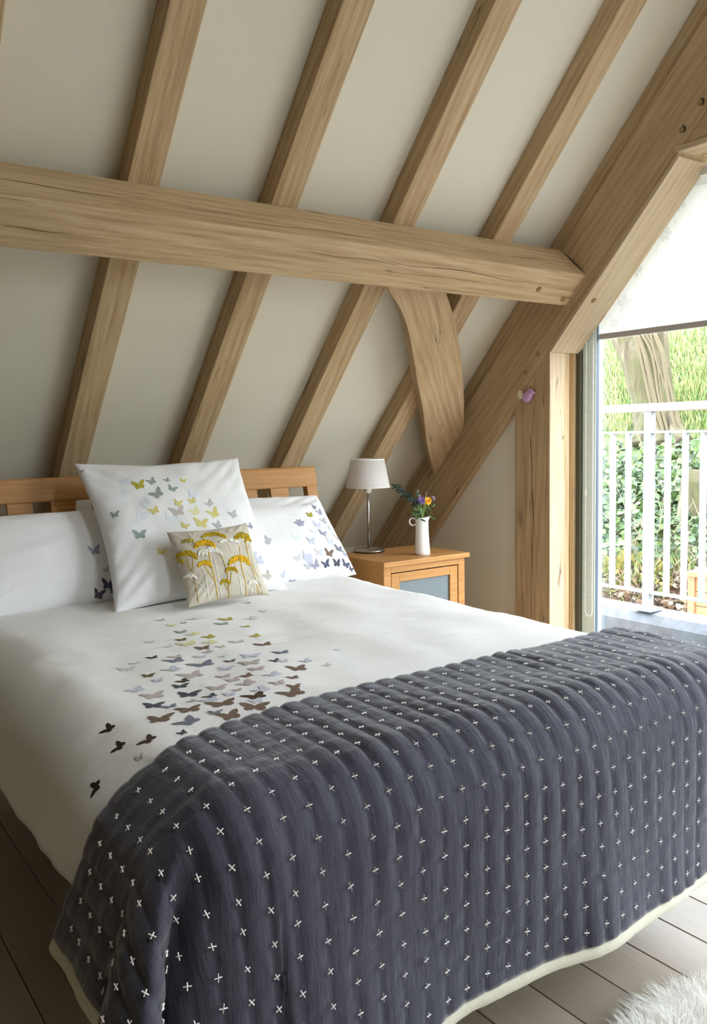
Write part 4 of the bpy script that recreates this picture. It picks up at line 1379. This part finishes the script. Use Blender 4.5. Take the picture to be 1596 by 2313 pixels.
t1 = trunk([T(1478, 1010), T(1466, 930), T(1452, 860), T(1432, 790), T(1412, 740), T(1395, 640), T(1385, 480)], [x_ * pxm for x_ in (44, 36, 36, 40, 40, 38, 34)], seed=1)
part(t1, 'trunk', BARK, tree, smooth=True)
t2 = trunk([T(1508, 1012, .1), T(1494, 935, .1), T(1486, 860, .1), T(1480, 790, .1), T(1478, 740, .1), T(1484, 620, .1), T(1500, 460, .1)], [x_ * pxm for x_ in (46, 33, 27, 25, 25, 23, 20)], seed=2)
part(t2, 'trunk', BARK, tree, smooth=True)
roots = MB()
for (a_, b_, w_) in (((1512, 940), (1545, 1000), 15), ((1480, 930), (1495, 1005), 14), ((1458, 930), (1440, 1005), 13)):
    roots.tube(smooth_chain([T(*a_, -.15), T((a_[0] + b_[0]) / 2 - 3, (a_[1] + b_[1]) / 2, -.3), T(*b_, -.4)], 5), [w_ * pxm * q for q in np.linspace(.7, 1.3, 11)], 10)
part(roots, 'roots', BARK, tree, smooth=True)
iv = MB(); ri = random.Random(5)
for k in range(9):
    x_ = 1440 + k * 7; pts = [T(x_ + 40 + ri.uniform(-8, 8), 990, -.38), T(x_ + 25 + ri.uniform(-6, 6), 900, -.34), T(x_ + ri.uniform(-8, 8), 800, -.36), T(x_ - 22 + ri.uniform(-8, 8), 730, -.36), T(x_ - 30, 640, -.34)]
    iv.tube(smooth_chain(pts, 6), ri.uniform(2.0, 5) * pxm, 6)
part(iv, 'ivy_stems', plain('old_ivy_stem', (84, 74, 54), .9), tree, smooth=True)
bq_ = MB()
for k in range(16):
    z0 = T(1480, 560 + ri.uniform(-100, 120), ri.uniform(-.5, .5)); d = Vector((ri.uniform(-.6, .6), ri.uniform(-1.6, -.3) if k % 3 else ri.uniform(.3, 1.2), ri.uniform(-.5, .9)))
    pts = [z0]
    for s_ in range(5): pts.append(pts[-1] + d * .5 + rv(ri) * .16 + Vector((0, 0, -.07 * s_)))
    bq_.tube(smooth_chain(pts, 4), list(np.linspace(.03, .006, 21)), 5)
part(bq_, 'branches', plain('twig_bark', (69, 60, 48), .9), tree)

# ground cover
def leaves_patch(name, label, px_box, n, cols, L, kind_cat, seed, lift=(.0, .12), blade=False):
    r_ = random.Random(seed); mb = MB()
    for _ in range(n):
        p = on_hill(r_.uniform(px_box[0], px_box[1]), r_.triangular(px_box[2], px_box[3], (px_box[2] + px_box[3]) / 2))
        p = p + Vector((r_.uniform(-.1, .1), r_.uniform(-.1, .1), 0)); p.z = hill(p.x, p.y) + r_.uniform(*lift)
        if blade: leaf(mb, p - Vector((0, 0, lift[1])), Vector((r_.uniform(-.5, .5), r_.uniform(-.5, .5), 1)), rv(r_), r_.uniform(.6, 1.3) * L, L * .10, r_.randrange(len(cols)))
        else: leaf(mb, p, Vector((r_.uniform(-1, .2), r_.uniform(-1, 1), r_.uniform(-.6, .6))), Vector((-.7, -.3, .6)) + rv(r_) * .7, r_.uniform(.6, 1.25) * L, L * .8, r_.randrange(len(cols)))
    o = mb.build(name, cols, recalc=False)
    return tag(o, label, kind_cat, kind='stuff')


GR = [plain('ivy_leaf_mid', (57, 82, 37), .55), plain('ivy_leaf_pale', (88, 111, 58), .55), plain('ivy_leaf_dark', (32, 51, 26), .55)]
DRY = [plain('dry_leaf', (116, 94, 74), .9), plain('bleached_leaf', (136, 123, 108), .9), plain('brown_leaf', (79, 59, 44), .9)]
GRS = [plain('grass_blade', (90, 112, 56), .7), plain('grass_blade_pale', (127, 143, 84), .7), plain('grass_straw', (157, 152, 102), .8)]
leaves_patch('ivy', 'ivy leaves carpeting the bank behind the railing', (1340, 1660, 1010, 1300), 5200, GR, .075, 'ivy', 1, (0, .22))
leaves_patch('fallen_leaves', 'dry fallen leaves at the bottom of the bank', (1340, 1680, 1270, 1400), 2200, DRY, .07, 'leaves', 2, (0, .03))
leaves_patch('grass', 'bright long grass on the bank behind the tree', (1330, 1680, 700, 1010), 9000, GRS, .22, 'grass', 3, (0, .02), True)
leaves_patch('grass', 'tufts of grass between the ivy and dead twigs on the bank', (1335, 1640, 960, 1380), 2600, GRS, .13, 'grass', 4, (0, .02), True)
tw = MB(); rt2 = random.Random(8)
for _ in range(170):
    p = on_hill(rt2.uniform(1340, 1640), rt2.uniform(1130, 1330)); d = Vector((rt2.uniform(-.4, .2), rt2.uniform(-1, 1), rt2.uniform(-.2, .9)))
    tw.tube([p, p + d * .25 + rv(rt2) * .05, p + d * .5 + rv(rt2) * .1], [.008, .006, .002], 4)
o = tw.build('dead_twigs', plain('dead_twig', (122, 109, 91), .9)); tag(o, 'tangle of dead twigs on the bank', 'twigs', kind='stuff')
sh_ = MB(); P0 = on_hill(1425, 1335); rs2 = random.Random(9)
for _ in range(420):
    d = rv(rs2).normalized(); leaf(sh_, P0 + Vector((d.x * .30, d.y * .30, abs(d.z) * .28)), d + Vector((0, 0, .3)), rv(rs2), .075, .035, rs2.randrange(2))
o = sh_.build('shrub', [plain('mustard_leaf', (114, 105, 45), .7), plain('mustard_leaf_dark', (84, 89, 37), .7)], recalc=False); tag(o, 'low mustard green shrub left of the railing post', 'shrub')
sn = empty('tree_stump', 'dark ivy clad stump on the bank right of the railing post', 'stump', on_hill(1578, 1190))
SP = on_hill(1578, 1190)
part(trunk([SP - Vector((0, 0, .2)), SP + Vector((0, 0, .2)), SP + Vector((.05, 0, .5))], [.26, .2, .17], 16, .15, 3), 'wood', BARK, sn, smooth=True)

# timber clad store below the balcony
Xs = 5.1
c0 = at(1553, 1290, 0, Xs)
hut = empty('timber_store', 'orange timber clad store partly hidden behind the railing', 'shed', (Xs, c0.y - .6, -1.1))
CED = oak('cedar_boards', (133, 94, 63), (146, 107, 76), (155, 121, 91), knots=False, cracks=False)
ztop = c0.z
for k in range(9):
    z1 = ztop - .035 - k * .098
    b = MB().box(Xs + .012, Xs + .03, c0.y - 1.6, c0.y - .045, z1 - .094, z1)
    part(b, 'cladding_board', CED, hut)
part(MB().box(Xs, Xs + .05, c0.y - .05, c0.y, ztop - 1.1, ztop - .03), 'corner_post', CED, hut)
part(MB().box(Xs - .02, Xs + .8, c0.y - 1.65, c0.y + .01, ztop - .03, ztop), 'lid', CED, hut)
part(MB().box(Xs + .03, Xs + .75, c0.y - 1.6, c0.y - .01, ztop - 1.1, ztop - .031), 'carcass', CED, hut)

# ------------------------------------------------------------------ daylight
w = bpy.data.worlds.new('sky'); sc.world = w; w.use_nodes = True
nt = w.node_tree; nt.nodes.clear()
out = nt.nodes.new('ShaderNodeOutputWorld'); bg = nt.nodes.new('ShaderNodeBackground')
tc = nt.nodes.new('ShaderNodeTexCoord'); sx = nt.nodes.new('ShaderNodeSeparateXYZ'); nt.links.new(tc.outputs['Generated'], sx.inputs[0])
rp_ = nt.nodes.new('ShaderNodeValToRGB'); nt.links.new(sx.outputs[2], rp_.inputs[0])
rp_.color_ramp.elements[0].position = .0; rp_.color_ramp.elements[0].color = (.87, .935, 1, 1)
rp_.color_ramp.elements[1].position = .8; rp_.color_ramp.elements[1].color = (.78, .89, 1, 1)
nt.links.new(rp_.outputs[0], bg.inputs[0]); bg.inputs[1].default_value = 10.0
nt.links.new(bg.outputs[0], out.inputs[0])
sl = bpy.data.lights.new('sun', 'SUN'); sl.energy = 2.2; sl.angle = R(25); sl.color = (1, .96, .9)
so = bpy.data.objects.new('sun', sl); col.objects.link(so); so.rotation_euler = (R(38), R(-12), R(60))


def portal(name, Mx, sx_, sy_):
    l = bpy.data.lights.new(name, 'AREA'); l.shape = 'RECTANGLE'; l.size = sx_; l.size_y = sy_; l.cycles.is_portal = True
    o = bpy.data.objects.new(name, l); col.objects.link(o); o.matrix_world = Mx


portal('window_portal', Matrix.Translation((3.02, .1, 1.05)) @ Matrix.Rotation(R(90), 4, 'Y'), 2.2, 4.8)
for (a_, b_) in rw:  # samples the sky through the added roof window
    ym = (ya + yb) / 2
    portal('added_roof_portal', Matrix.Translation(((a_ + b_) / 2, ym, zo(ym) + .15)) @ Matrix.Rotation(-TH, 4, 'X') @ Matrix.Identity(4), b_ - a_, 1.1 / math.cos(TH))

sc.view_settings.view_transform = 'Standard'; sc.view_settings.look = 'None'; sc.view_settings.gamma = 1
sc.view_settings.use_curve_mapping = False
sc.view_settings.exposure = 0.53
sc.render.engine = 'CYCLES'
sc.cycles.use_denoising = True
sc.cycles.max_bounces = 10; sc.cycles.diffuse_bounces = 7; sc.cycles.transparent_max_bounces = 12
sc.cycles.sample_clamp_indirect = 8
sc.cycles.caustics_reflective = False; sc.cycles.caustics_refractive = False
